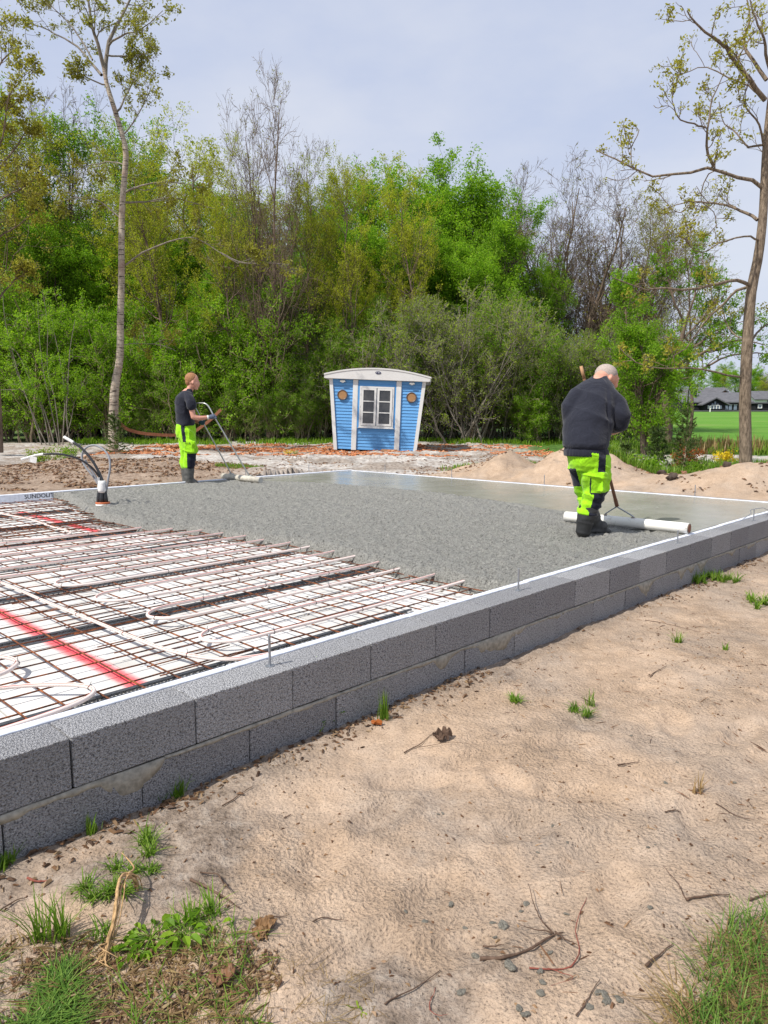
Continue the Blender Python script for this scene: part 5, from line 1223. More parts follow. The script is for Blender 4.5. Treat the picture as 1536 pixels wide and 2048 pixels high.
tr.box(A(380, 893, -.205), (.17, .05, .19), 0, 0, .1); tr.box(A(379, 885, -.215), (.17, .05, .045), 0, 0, .1)
V, F = sculpt(tr, .0085, 6, lambda V, Nn: fold(V, Nn, 0, (6, 6, 9), .026, 21)); C_ = V[F].mean(1)
uu = 378+C_[:, 0]/Y1*FPX; vv_ = 966-C_[:, 2]/Y1*FPX; near_ = C_[:, 1] < .06
stripe = near_ & (C_[:, 1] < -.10) & (uu > 371+(vv_-850)*.12) & (uu < 378.5+(vv_-850)*.12) & (vv_ < 883)
knee = (uu > 381-(vv_-930)*.02) & (vv_ > 905) & (C_[:, 1] < .3)
put(V, F, 'trousers', M_hi, p1, ~(stripe | knee)); put(V, F, 'side_panel', M_panel, p1, stripe); put(V, F, 'knee_panel', M_panel, p1, knee)
MB().box(A(380.5, 886, -.245), (.025, .008, .03)).obj('pocket_button', M_panel, p1)
for dy, du in ((-.08, 0), (.11, -5.5)):
    bo = MB(); limb(bo, [A(378.5+du, 930, dy), A(378+du, 945, dy), A(378.5+du, 962, dy)], [.092, .082, .068]); limb(bo, [A(378+du, 962, dy), A(390+du, 964.5, dy+.02)], [.058, .048])
    V, F = sculpt(bo, .012, 3, lambda V, Nn: fold(V, Nn, 0, (5, 5, 20), .006, 31)); put(V, F, 'boot', M_bootg, p1)
def glove(parent, wrist, grip, F_, mat, r=.02, hand=.085, skin=False):
    """fist closed round a bar: palm plus five curled fingers"""
    g_ = MB(); w = np.array(wrist); c = np.array(grip); dirv = unit(c-w); barv = np.array(F_)/np.linalg.norm(F_); side = unit(np.cross(dirv, barv))
    limb(g_, [w, (w+c)/2-side*.008, c-dirv*.012-side*.010], [.030, .040, .036], 8, 10)
    for k in range(4):
        o_ = c+barv*(k-1.5)*.021; a0 = o_-dirv*.012-side*.026; R_ = r+.011; L_ = [1., 1.08, 1.02, .85][k]
        pts = [o_-dirv*.03-side*.020, o_-side*R_*1.15, o_+dirv*R_*L_-side*.012, o_+dirv*R_*L_*.9+side*.014, o_+side*R_*L_]
        limb(g_, pts, [.0115, .0115, .011, .0105, .009], 10, 8)
    limb(g_, [w+(c-w)*.45+side*.022-barv*.015, c-barv*.035+side*.028-dirv*.012, c-barv*.022+side*R_*.9+dirv*.014], [.014, .0125, .010], 8, 8)
    V, F = sculpt(g_, .0048, 2); return put(V, F, 'glove' if not skin else 'hand', mat, parent)
# the float of the first man
l0, l1 = onz(446, 958, .0), onz(521, 966.5, .0); l0[2] = l1[2] = .052
fo = empty('float_tool', tuple((l0+l1)/2)); tag(fo, 'float with a U-shaped steel handle and short cement-stained roller, held by the t-shirt man', 'float')
fc_ = np.array(fo.location)
MB().tubes(np.stack([l0-fc_, l1-fc_])[None], np.full((1, 2), .052), 20, True).obj('roller', M_oldfloat, fo, True)
ax = unit(l1-l0); 
MB().tubes(np.stack([l1-fc_+ax*.001, l1-fc_+ax*.012])[None], np.full((1, 2), .047), 20, True).obj('end_cap', M_steel, fo)
ra = l0+(l1-l0)*.72+np.array([0, 0, .05]); rb = l0+(l1-l0)*.24+np.array([0, 0, .05])
gR = at(428.5, 833.5, 12.20); gL = at(406, 845, 12.50)
HR = spline([ra, ra+(gR-ra)*.3, ra+(gR-ra)*.7, gR, at(419, 816, 12.21), at(412.5, 808.5, 12.22), at(405, 806.3, 12.25), at(393, 806.3, 12.36)], 60)
HL = spline([rb, rb+(gL-rb)*.5, gL, at(396, 825, 12.52), at(390, 814, 12.50), at(388.5, 808, 12.45), at(393, 806.3, 12.36)], 50)
MB().tubes((HR-fc_)[None], np.full((1, 60), .0125), 9, True).obj('handle', M_steel, fo, True); MB().tubes((HL-fc_)[None], np.full((1, 50), .0115), 9, True).obj('handle', M_steel, fo, True)
for q in (ra, rb): MB().tubes(np.stack([q-fc_+ax*.07+[0, 0, .004], q-fc_-ax*.07+[0, 0, .004]])[None], np.full((1, 2), .014), 8, True).obj('bracket', M_steel, fo)
glove(p1, A(417, 834.5, -.14), gR-f1, HR[33]-HR[36], M_glove, .0125); glove(p1, A(400, 845, .16), gL-f1, np.array([.3, 0, .95]), M_glovedark, .0125)
MB().tubes(np.stack([A(414, 835, -.15), A(417.5, 834.5, -.14)])[None], np.array([[.034, .035]]), 12, True).obj('glove_cuff', M_tape, p1, True)

# --- bent man in the charcoal sweatshirt (seen from behind)
Y2 = 6.9
f2 = at(1176, 1069, Y2); f2[2] = -.01
p2 = empty('person', tuple(f2)); tag(p2, 'person seen from behind, grey head bowed, in charcoal sweatshirt, yellow-green trousers, black boots', 'person')
def B_(u, v, dy=0.): return at(u, v, Y2+dy)-f2
F2_ = (.55, .83)
body = MB()
loft(body, [(B_(1175, 905), .17, .15), (B_(1178, 850, .06), .18, .16), (B_(1183, 808, .15), .16, .12), (B_(1190, 775, .21), .09, .08), (B_(1196, 757, .25), .07, .07)], F2_)
limb(body, [B_(1194, 768, .22), B_(1201, 757, .27), B_(1207, 752, .31)], [.074, .070, .066])
Mh = Matrix.Rotation(.35, 3, 'Y')
ellip(body, B_(1213, 750.5, .34), (.110, .105, .100), Mh); ellip(body, B_(1224, 761, .38), (.062, .066, .078), Mh); ellip(body, B_(1230, 771, .41), (.030, .034, .028)); ellip(body, B_(1234, 763, .44), (.020, .016, .016)); ellip(body, B_(1236.5, 757.5, .42), (.012, .03, .012))
ellip(body, B_(1220.5, 757, .236), (.018, .026, .034), Matrix.Rotation(.3, 3, 'Y')); ellip(body, B_(1206, 756, .42), (.018, .010, .030), Mh)
limb(body, [B_(1217, 804, .12), B_(1234, 822, .08), B_(1241, 842, .08)], [.05, .05, .048]); limb(body, [B_(1243, 843, .08), B_(1234, 856, .16), B_(1221, 864, .30), B_(1212, 866, .38)], [.054, .050, .036, .030])
limb(body, [B_(1160, 808, .13), B_(1145, 820, .12), B_(1141, 842, .14)], [.055, .05, .048]); limb(body, [B_(1141, 842, .14), B_(1156, 845, .30), B_(1184, 838, .46)], [.05, .042, .03])
limb(body, [B_(1188, 915, -.02), B_(1190, 960, -.02), B_(1178, 1015, 0), B_(1170, 1060, 0)], [.09, .08, .065, .05]); limb(body, [B_(1155, 915, .1), B_(1164, 965, .14), B_(1176, 1010, .16), B_(1190, 1050, .18)], [.08, .07, .06, .05])
V, F = sculpt(body, .0115, 3); put(V, F, 'body', M_skin, p2)
hair = MB(); ellip(hair, B_(1212.3, 749.0, .339), (.1125, .107, .102), Mh)
V, F = sculpt(hair, .012, 2); put(V, F, 'hair', M_hairgrey, p2)
sw = MB()
loft(sw, [(B_(1172, 913), .212, .205), (B_(1172.5, 905), .214, .208), (B_(1172, 897), .208, .202), (B_(1172, 888), .222, .215), (B_(1174, 862, .05), .23, .225), (B_(1176, 835, .09), .226, .215), (B_(1180, 810, .14), .235, .19), (B_(1185, 790, .18), .228, .165), (B_(1190, 772, .22), .170, .135), (B_(1193, 762, .25), .12, .10), (B_(1197, 755, .27), .082, .082), (B_(1199, 751, .28), .078, .078)], (.30, .95))
limb(sw, [B_(1219, 794, .13), B_(1234, 809, .10), B_(1241, 828, .05), B_(1241, 846, .07)], [.090, .092, .088, .078]); limb(sw, [B_(1241, 843, .07), B_(1236, 850, .12), B_(1229, 855, .20)], [.074, .066, .058])
limb(sw, [B_(1155, 797, .15), B_(1144, 808, .13), B_(1139, 822, .11), B_(1140, 842, .14)], [.090, .088, .086, .080]); limb(sw, [B_(1140, 842, .14), B_(1150, 844, .26), B_(1162, 844, .33)], [.078, .068, .06])
def sdisp(V, Nn):
    d_ = fold(V, Nn, 0, (4, 4, 4.5), .022, 41); z_ = V[:, 2]
    zh = B_(1172, 897)[2]; d_ = np.where(z_ < zh+.002, d_*.3-.004+.002*np.sin(V[:, 0]*300), d_); d_ -= .010*np.exp(-((z_-zh)/.008)**2)
    # crease where the sleeve leaves the back
    c_ = B_(1217, 820, 0); d_ -= .022*np.exp(-((V[:, 0]-c_[0]-.02*np.sin(z_*9))/.018)**2)*np.exp(-((z_-c_[2])/.16)**2)*(Nn[:, 1] < .1)
    return d_
V, F = sculpt(sw, .0125, 4, sdisp); put(V, F, 'sweatshirt', M_sweat, p2)
tr = MB()
loft(tr, [(B_(1174.5, 902), .19, .18), (B_(1175, 915), .198, .188), (B_(1176, 930), .195, .18), (B_(1176, 940), .16, .15)], F2_)
limb(tr, [B_(1189.5, 925, -.05), B_(1190, 950, -.05), B_(1190, 972, -.04), B_(1184, 997, -.02), B_(1178, 1019, -.02)], [.128, .122, .114, .104, .093]); limb(tr, [B_(1156, 925, .08), B_(1161, 950, .10), B_(1168, 972, .12), B_(1172, 995, .12), B_(1173, 1015, .12)], [.110, .100, .090, .085, .085])
tr.box(B_(1206, 966, -.115), (.12, .07, .17), .75, 0, .1); tr.box(B_(1207, 949, -.12), (.125, .08, .04), .75, 0, .1)
V, F = sculpt(tr, .008, 6, lambda V, Nn: fold(V, Nn, 0, (6, 6, 10), .028, 51)+.012*np.sin(V[:, 2]*70+3*V[:, 0]*6)*np.exp(-((V[:, 2]-.33)/.09)**2)*.6)
C_ = V[F].mean(1); e2 = V[F]; nrm = np.cross(e2[:, 1]-e2[:, 0], e2[:, 2]-e2[:, 0]); nrm /= np.linalg.norm(nrm, axis=1, keepdims=True)+1e-9
pr = C_+f2; uu = 768+pr[:, 0]/pr[:, 1]*FPX; vv_ = 830-(pr[:, 2]-CAM_Z)/pr[:, 1]*FPX
stripe = (uu > 1197) & (uu < 1211.5) & (vv_ < 944) & (C_[:, 1] < .06)
knee = (uu > 1184+(1018-vv_)*.25) & (vv_ > 984+(1212-uu)*.25) & (C_[:, 1] < .25)
leftp = (uu < 1158+(vv_-945)*.35) & (vv_ > 936) & (vv_ < 972) & (C_[:, 1] > -.3)
leftp &= (uu < 1153+(vv_-940)*.33)
pk = (C_[:, 1] < .0) & (((uu > 1181) & (uu < 1184) & (vv_ > 956) & (vv_ < 986)) | ((uu >= 1184) & (uu < 1208) & (np.abs(vv_-(986+(uu-1184)*.12)) < 1.8)))
put(V, F, 'trousers', M_hi, p2, ~(stripe | knee | leftp | pk)); put(V, F, 'side_panel', M_panel, p2, stripe); put(V, F, 'knee_panel', M_panel, p2, knee & ~stripe)
put(V, F, 'side_panel', M_panel, p2, leftp & ~(stripe | knee)); put(V, F, 'pocket_edge', M_panel, p2, pk & ~(stripe | knee | leftp))
bo = MB(); limb(bo, [B_(1176.5, 1020, -.01), B_(1172, 1038, -.02), B_(1166.5, 1062, -.02)], [.094, .088, .070]); limb(bo, [B_(1166, 1062, -.02), B_(1172, 1058, .14)], [.066, .05])
for zv in (1026, 1031): loft(bo, [(B_(1174.8, zv+1.1), .100, .100), (B_(1174.8, zv-1.1), .100, .100)], (1, 0))
V, F = sculpt(bo, .009, 2, lambda V, Nn: fold(V, Nn, 0, (5, 5, 18), .007, 61)); put(V, F, 'boot', M_boot, p2)
bo = MB(); limb(bo, [B_(1176, 1012, .13), B_(1184, 1035, .16), B_(1191, 1052, .20)], [.088, .080, .066]); limb(bo, [B_(1190, 1052, .18), B_(1205, 1052, .14)], [.064, .05]); bo.box(B_(1198, 1061, .15), (.22, .09, .03))
V, F = sculpt(bo, .010, 2, lambda V, Nn: fold(V, Nn, 0, (7, 7, 16), .008, 71)); put(V, F, 'boot', M_bootg, p2)
# his float: white pipe on a wooden stick
g0, g1 = onz(1131, 1043, 0), onz(1377, 1069, 0); RP = .052; g0[2] = g1[2] = RP+.006
fw = empty('float_tool', tuple((g0+g1)/2)); tag(fw, 'long white pipe float on a brown wooden stick, pushed by the bent man', 'float')
wc = np.array(fw.location); ax = unit(g1-g0)
m = MB(); P = np.linspace(0, 1, 12)[:, None]*(g1-g0)+g0-wc; m.tubes(P[None], np.full((1, 12), RP), 28, True); m.obj('float_pipe', M_float, fw, True)
MB().tubes(np.stack([g1-wc-ax*.01, g1-wc+ax*.006])[None], np.full((1, 2), RP*.93), 24, True).obj('end_plug', M_cement, fw)
MB().tubes(np.stack([g1-wc+ax*.004, g1-wc+ax*.0095])[None], np.full((1, 2), RP*.72), 20, True).obj('wooden_disc', M_pinkbrown, fw)
def onpipe(u):   # point on top of the pipe at bearing u
    ks_ = np.linspace(0, 1, 400); Q = g0+(g1-g0)*ks_[:, None]; return Q[np.argmin(np.abs(768+Q[:, 0]/Q[:, 1]*FPX-u))]+np.array([0, 0, RP])
q1, q2 = onpipe(1215), onpipe(1271); mid = (q1+q2)/2
sb = at(1233.5, 1010, float(mid[1])-.02); stp = at(1162, 733, float(mid[1])-.02+.02)
m = MB(); sp_ = spline([sb-wc-(stp-sb)*.01, sb+(stp-sb)*.1-wc, sb+(stp-sb)*.2-wc, stp-wc], 24); m.tubes(sp_[None], np.concatenate([np.full(4, .020), np.linspace(.0175, .0150, 20)])[None], 12, True); m.obj('stick', M_wood, fw, True)
m = MB().tubes(np.stack([stp-wc-(stp-sb)*.085, stp-wc-(stp-sb)*.04, stp-wc+np.array([0, 0, .004])])[None], np.array([[.0165, .017, .016]]), 12, True); m.obj('stick_end', M_woodtan, fw, True)
for q in (q1, q2):
    b__ = MB().tubes(spline([sb-wc+np.array([0, 0, .01]), sb-wc-np.array([0, 0, .015]), (sb+q)/2-wc, q-wc+np.array([0, 0, .012]), q-wc+unit(q-sb)*.0], 12)[None], np.full((1, 12), .0072), 8, True).obj('bracket', M_zinc, fw, True)
    MB().lathe([(.001, -.006), (.020, -.006), (.020, .004), (.010, .010), (.001, .012)], tuple(q-wc), 12).obj('bolt', M_cement, b__)
sk_at = lambda v_: sb+(stp-sb)*((1010-v_)/(1010-733.))
h1_ = sk_at(868)-f2; h2_ = sk_at(838)-f2
glove(p2, B_(1214, 866, .36), h1_, stp-sb, M_skin, .017, skin=True); glove(p2, B_(1180, 839, .44), h2_, stp-sb, M_skin, .017, skin=True)

# ------------------------------------------------------------------ foreground: grass, weeds, sticks, pebbles
def tuft(u, v, n, h, w, label, seed, mat=None, wd=.0045, lean=.5):
    p = onground(u, v); rng = np.random.default_rng(seed); e_ = empty('grass_tuft', tuple(p)); tag(e_, label, 'grass tuft')
    h = h*1.3; w = w*1.25; nc = max(1, int((w/.024)**1.6)); cen = rng.normal(0, w*.75, (nc, 2)) if nc > 1 else np.zeros((1, 2)); rows = []; n = int(n*2.2)
    ci = rng.integers(0, nc, n); b = np.c_[cen[ci]+rng.normal(0, min(w, .012), (n, 2)), np.full(n, -.004)]
    a = rng.uniform(0, 6.28, n); le = rng.uniform(.05, 1, n)[:, None]*lean*1.3; hh = h*rng.uniform(.35, 1.05, n)[:, None]*(.6+.4*rng.random((nc, 1))[ci])
    d = np.stack([np.cos(a), np.sin(a), 0*a], 1); wv = np.stack([-np.sin(a), np.cos(a), 0*a], 1)*wd*.5
    for k, tt in enumerate((0, .3, .55, .8, 1.)):
        c_ = b+d*hh*le*(.35*tt+.85*tt*tt)+np.array([0, 0, 1.])*hh*(tt-.42*np.minimum(le, 1.3)*tt*tt)
        wk = (1, 1, .8, .5, 0)[k]; rows.append(c_-wv*wk)
        if k < 4: rows.append(c_+wv*wk)
    V = np.stack(rows, 1).reshape(-1, 3); q = np.arange(n)*9
    m = MB(); m.add(V, np.concatenate([np.stack([q+2*k, q+2*k+1, q+2*k+3, q+2*k+2], 1) for k in range(3)])); m.f.append(np.stack([q+6, q+7, q+8], 1))
    m.obj('blades', mat or L_grass, e_); return e_
tuft(768, 1438, 30, .16, .018, 'upright grass tuft against the foot of the wall, right of the broad-leaved weed', 1, lean=.25)
tuft(1030, 1403, 46, .07, .028, 'small round grass tuft on open sand, left of two', 2, lean=1.1)
tuft(1140, 1418, 50, .07, .034, 'small spread grass tuft on open sand, right of two', 3, lean=1.1)
tuft(1180, 1410, 10, .11, .012, 'thin taller blades just right of the spread tuft', 33, lean=.6)
tuft(330, 1600, 40, .12, .030, 'fresh grass tuft at the wall foot at the left, above the dry stalk', 4, lean=.5)
tuft(185, 1665, 18, .10, .018, 'narrow tuft at the wall foot near the left edge', 5, lean=.3)
tuft(45, 1705, 34, .13, .035, 'bluish tuft in the wall shade near the left edge', 6, lean=.6, mat=L_mid)
tuft(15, 1730, 34, .09, .03, 'pale tuft at the very left edge below the wall', 7, lean=.7)
tuft(1355, 1285, 22, .10, .02, 'thin tuft in the middle of the sand at the right', 8, lean=.7)
tuft(1445, 1160, 160, .11, .10, 'dense bright grass clump at the wall foot at the right', 9, lean=.7, wd=.008)
tuft(1400, 1165, 60, .10, .06, 'smaller grass clump touching the wall at the right', 10, lean=.6, wd=.008)
tuft(1515, 1208, 90, .12, .09, 'low grass clump cut by the right edge', 11, lean=.9, wd=.008)
tuft(1100, 1190, 20, .07, .04, 'scanty grass at the wall foot, middle of the wall', 12)
tuft(180, 1790, 110, .07, .06, 'patch of creeping grass left of the dry stalk', 13, lean=1.2)
tuft(290, 1700, 70, .07, .04, 'thin grass patch above the dry stalk', 14, lean=1.0)
tuft(300, 1735, 50, .06, .035, 'grass wisps beside the bend of the dry stalk', 15, lean=1.0)
tuft(90, 1890, 40, .15, .03, 'tall loose grass blades at the lower left', 16, lean=.5)
tuft(400, 1830, 40, .09, .03, 'grass and seedling patch above the crumpled leaf', 17, lean=.8)
tuft(1450, 1300, 10, .05, .012, 'tiny tuft near the right edge', 18)
tuft(1395, 1590, 8, .10, .01, 'few blades by the forked stick at right', 19, mat=L_dry)
def weed(u, v, label, seed, n=12, ls=.05, h=.06, w=.06, mat=L_bright):
    p = onground(u, v); rng = np.random.default_rng(seed); e_ = empty('weed', tuple(p)); tag(e_, label, 'weed')
    st = MB(); lf = MB()
    for k in range(n):
        a = rng.uniform(0, 6.28); r_ = rng.uniform(.3, 1)*w; q = np.array([math.cos(a)*r_, math.sin(a)*r_, h*rng.uniform(.4, 1)])
        st.tubes(spline([[0, 0, 0], q*.5+np.array([0, 0, .01]), q], 5)[None], np.full((1, 5), .0012), 4)
        d = unit(np.array([math.cos(a), math.sin(a), rng.uniform(-.3, .3)])); s_ = np.cross(d, [0, 0, 1]); L_ = ls*rng.uniform(.7, 1.2); W_ = L_*.24
        V = [q, q+d*L_*.35+s_*W_+[0, 0, .006], q+d*L_*.75+s_*W_*.7+[0, 0, .004], q+d*L_-[0, 0, .006], q+d*L_*.75-s_*W_*.7+[0, 0, .004], q+d*L_*.35-s_*W_+[0, 0, .006], q+d*L_*.5-[0, 0, .003]]
        lf.add(V, [[0, 1, 6], [1, 2, 6], [2, 3, 6], [3, 4, 6], [4, 5, 6], [5, 0, 6]])
    st.obj('stems', L_grass, e_); lf.obj('leaves', mat, e_); return e_
weed(650, 1452, 'bright broad-leaved weed at the wall foot', 1, 16, .06, .06, .045)
weed(366, 1876, 'lobed green seedling on the sand, left of the crumpled leaf', 2, 14, .05, .03, .05, L_mid)
weed(300, 1880, 'small leafy weed right of the lower end of the dry stalk', 3, 26, .035, .02, .07, L_mid)
weed(270, 1910, 'leafy weed just below the other one by the dry stalk', 4, 20, .03, .02, .05, L_mid)
weed(722, 2020, 'single pale green leaf lying at the lower middle', 5, 2, .05, .004, .01, L_olive)
weed(425, 1858, 'three-leaved seedling above the crumpled leaf', 6, 5, .03, .03, .03)
# lawn patches in the lower corners
def pix_region(u0, u1, v0, v1, seed, thr=.45, grow=None):
    def f(rng, n):
        us = rng.uniform(u0, u1, n*3); vs = rng.uniform(v0, v1, n*3); P = np.array([onz(a, b, -.36)[:2] for a, b in zip(us, vs)])
        k = fbm(P[:, 0]*5, P[:, 1]*5, seed) > thr
        if grow is not None: k &= grow(us, vs)
        return P[k][:n]
    return f
blades('grass', 950, pix_region(1370, 1640, 1850, 2150, 201, .47, lambda u, v: (v-1880)*.55 > (1440-u)*.9), .04, .125, .0034, L_lawn, 'lush grass clump in the lower right corner', 121, 1.1)
blades('grass', 1900, pix_region(1340, 1640, 1880, 2150, 202, .42), .05, .13, .003, L_dry, 'dry tan grass among the clump in the lower right corner', 122, 1.6, flat=.35)
blades('grass', 2300, pix_region(-120, 150, 1925, 2150, 203, .43), .03, .08, .004, L_lawn, 'creeping grass in the lower left corner', 123, 1.6, flat=.6)
blades('grass', 420, pix_region(150, 520, 1830, 2150, 204, .47), .03, .10, .0035, L_grass, 'thin scattered grass at the lower left', 124, 1.5, flat=.6)
blades('grass', 1500, pix_region(-60, 520, 1890, 2150, 205, .46), .03, .11, .0022, L_dry, 'dry brown grass matted on the ground at the lower left', 125, 1.8, flat=.16)
blades('grass', 380, pix_region(520, 760, 1920, 2150, 206, .5), .03, .09, .002, L_dry, 'dry brown fibres near the bottom middle', 126, 1.8, flat=.12)
flakes('leaf_litter', 2600, pix_region(-60, 560, 1880, 2150, 207, .5), .016, L_litter, 'brown leaf and root litter at the lower left', 127, 'litter')
def walllit(rng, n):
    s = rng.uniform(-.6, 8.5, n); t = -np.abs(rng.normal(0, .09, n))-.005; k = fbm(s*1.6, s*0, 47) > .40; s, t = s[k], t[k]
    return np.stack([O[0]+D[0]*s+N[0]*t, O[1]+D[1]*s+N[1]*t], 1)
flakes('leaf_litter', 1700, walllit, .026, L_litter, 'brown litter and bark blown against the foot of the block wall', 128, 'litter')
flakes('twig_bits', 3200, region(-1.4, 5, 1.5, 7.2, lambda P: (to_st(P[:, 0], P[:, 1])[1] < -.08) & (fbm(P[:, 0]*1.5, P[:, 1]*1.5, 48) > .44)), .014, L_litter, 'tiny dark crumbs and twig bits strewn over the sand', 129, 'crumbs', .35, .001)
flakes('root_fibres', 900, region(-1.4, 5, 1.5, 7.2, lambda P: (to_st(P[:, 0], P[:, 1])[1] < -.1) & (fbm(P[:, 0]*1.1, P[:, 1]*1.1, 49) > .5)), .055, L_litter, 'thin brown root fibres scattered on the sand', 130, 'fibres', .06, .002, .13)
flakes('straw_bits', 700, pix_region(-60, 560, 1860, 2150, 208, .45), .06, L_dry, 'thin straw bits in the litter at the lower left', 131, 'straw', .08, .006, .12)
def stick(pts, r, label, forks=(), mat=None, seed=0, name='stick', r1=.35, lift=0.004):
    r = r*.8
    rng = np.random.default_rng(seed+500)
    def lay(pp, n=16):
        Q = np.array([onz(u, v, -.36)[:2] for u, v in pp]); S_2 = spline(np.c_[Q, np.zeros(len(Q))], n)
        S_2[:, :2] += np.cumsum(rng.normal(0, .0012, (n, 2)), 0); S_2[:, 2] = G(S_2[:, 0], S_2[:, 1]); 
        k_ = np.convolve(np.pad(S_2[:, 2], 3, 'edge'), np.ones(7)/7, 'valid'); S_2[:, 2] = k_+r*.8+lift; return S_2
    P = lay(pts); c = P[8].copy(); e_ = empty(name, tuple(c)); tag(e_, label, 'stick')
    m = MB().tubes((P-c)[None], (r*np.linspace(1, r1, 16)*(1+.25*rng.normal(0, .5, 16)))[None], 6, True); m.obj('stem', mat or M_stick, e_, True)
    for fp in forks:
        Q = lay(fp, 16); Q[:, 2] += np.linspace(0, .02, 16); MB().tubes((Q-c)[None], (r*.55*np.linspace(1, .3, 16))[None], 5, True).obj('fork', mat or M_stick, e_, True)
    return e_
stick([(382, 1758), (420, 1775), (455, 1795), (478, 1810)], .0065, 'short thick dark stick in the middle left, splintered and pointing at the crumpled leaf', [[(400, 1745), (437, 1752), (455, 1782)], [(437, 1750), (450, 1775), (460, 1788)]], seed=1)
stick([(960, 1918), (1010, 1918), (1060, 1903), (1108, 1872), (1125, 1865)], .007, 'thickest forked root of the lower middle, running up to a knot', [[(965, 1880), (990, 1895), (1008, 1912)], [(1108, 1872), (1080, 1840), (1058, 1775)], [(1110, 1870), (1135, 1890), (1160, 1905)], [(1105, 1874), (1090, 1871), (1045, 1868)]], seed=2)
stick([(1058, 1935), (1100, 1938), (1140, 1933), (1157, 1900), (1150, 1860), (1160, 1820), (1172, 1795)], .0032, 'thin reddish curved root beside the forked one', [[(1095, 1936), (1120, 1955), (1143, 1972), (1100, 1992)]], M_redstick, 3)
stick([(1290, 1945), (1310, 1925), (1345, 1902)], .0055, 'short grey stick left of the lower right grass clump', seed=4)
stick([(1370, 1815), (1385, 1808), (1415, 1802), (1452, 1800)], .0055, 'short brown stick with a pale broken end at right', [[(1374, 1815), (1355, 1790), (1322, 1757)]], seed=5)
stick([(1496, 1810), (1520, 1805), (1560, 1790)], .005, 'dark stick cut by the right edge', seed=6)
stick([(770, 2005), (800, 1985), (845, 1960), (880, 1935)], .0032, 'thin long dark twig at the bottom middle', seed=7)
stick([(1150, 2040), (1170, 2015), (1190, 1980)], .003, 'thin twig at the bottom right of the middle', seed=8)
stick([(860, 2010), (862, 1990), (873, 1965)], .0025, 'small bowed twig at the bottom middle', [[(860, 2010), (875, 2030), (895, 2035)]], M_redstick, 9)
stick([(808, 1507), (840, 1488), (868, 1470)], .0035, 'twig leaning from the bark lump below the wall', [[(835, 1495), (890, 1497), (955, 1505)]], seed=10)
stick([(445, 1610), (475, 1595), (505, 1577)], .0035, 'forked twig on the sand right of the left tuft', [[(467, 1600), (470, 1608), (472, 1613)]], seed=11)
stick([(568, 1630), (580, 1627), (588, 1625)], .004, 'very short dark twig in the left middle', seed=12)
stick([(625, 1838), (650, 1828), (695, 1830)], .003, 'thin straight twig right of the crumpled leaf', seed=13)
stick([(540, 1828), (565, 1828), (586, 1826)], .0022, 'fine dark straw touching the crumpled leaf', seed=14)
stick([(1330, 1628), (1345, 1625), (1362, 1622)], .004, 'small dark twig with an upturned end on the right sand', seed=15)
stick([(1430, 1615), (1470, 1632), (1510, 1645)], .003, 'fine twig below the right edge tuft', [[(1495, 1600), (1505, 1635)], [(1515, 1635), (1532, 1652)]], seed=16)
stick([(1235, 1535), (1255, 1530), (1278, 1527)], .0045, 'dark bark sliver in a dent of the sand', seed=17)
stick([(1300, 1355), (1315, 1345), (1332, 1336)], .0035, 'short brown stick lying open on the upper right sand', seed=18)
stick([(1290, 1243), (1340, 1250), (1400, 1262)], .003, 'long thin twig on the upper right sand', seed=19)
stick([(1010, 1310), (1030, 1324), (1060, 1318)], .003, 'bowed thin twig under the middle of the wall', seed=20)
stick([(0, 1818), (30, 1800), (55, 1790)], .0035, 'dark twig at the left edge', seed=21)
stick([(55, 1757), (80, 1762), (108, 1762)], .006, 'reddish bark strip left of the creeping grass', None or (), M_redstick, 22)
stick([(215, 2045), (245, 1990), (283, 1955)], .0045, 'slim brown stick leaning in the lower left litter', seed=23)
stick([(345, 2000), (400, 2010), (440, 2012)], .0022, 'pale straw in the lower left litter', (), L_straw, 24)
# the bent dry stalk
sp3 = [(205, 1925), (215, 1890), (228, 1850), (236, 1800), (240, 1765), (250, 1748), (268, 1752), (274, 1775)]
zz = [0, .02, .05, .07, .075, .07, .05, .0]
P = []
for (u, v), z_ in zip(sp3, zz):
    q = onground(u, v)
    # the stalk is raised off the sand: move it toward the bearing at its own height
    q = onz(u, v, q[2]+z_+.006); P.append(q)
P = spline(P, 40); c = P[20].copy(); c[2] = Gz(c[0], c[1]); e_ = empty('dry_stalk', tuple(c)); tag(e_, 'bent straw-coloured dry stalk standing across the sand at the lower left', 'stalk')
for k, (dx, r_) in enumerate([(0, .005), (.005, .003), (-.005, .0028), (.009, .002)]):
    Q = P-c+np.array([dx, dx*.5, -.002*k]); Q += np.cumsum(np.random.default_rng(k+9).normal(0, .0008, Q.shape), 0); MB().tubes(Q[None], (r_*(1+.3*np.random.default_rng(k).normal(0, .6, 40)))[None], 6, True).obj('fibre', L_straw, e_, True)
Q = spline([P[30], onz(268, 1735, -.30), onz(250, 1712, -.29), onz(242, 1705, -.29)], 16)-c; MB().tubes(Q[None], np.linspace(.004, .001, 16)[None], 5, True).obj('fibre', L_straw, e_, True)
for k in range(6):
    rng = np.random.default_rng(k+50); a0 = P[2+k]-c; Q = spline([a0, a0+rng.normal(0, .015, 3)+[0, -.02, -.01], a0+rng.normal(0, .03, 3)+[.0, -.05, -.03]], 8); Q[:, 2] = np.maximum(Q[:, 2], .004); MB().tubes(Q[None], np.linspace(.003, .001, 8)[None], 4, True).obj('fibre', L_straw, e_, True)
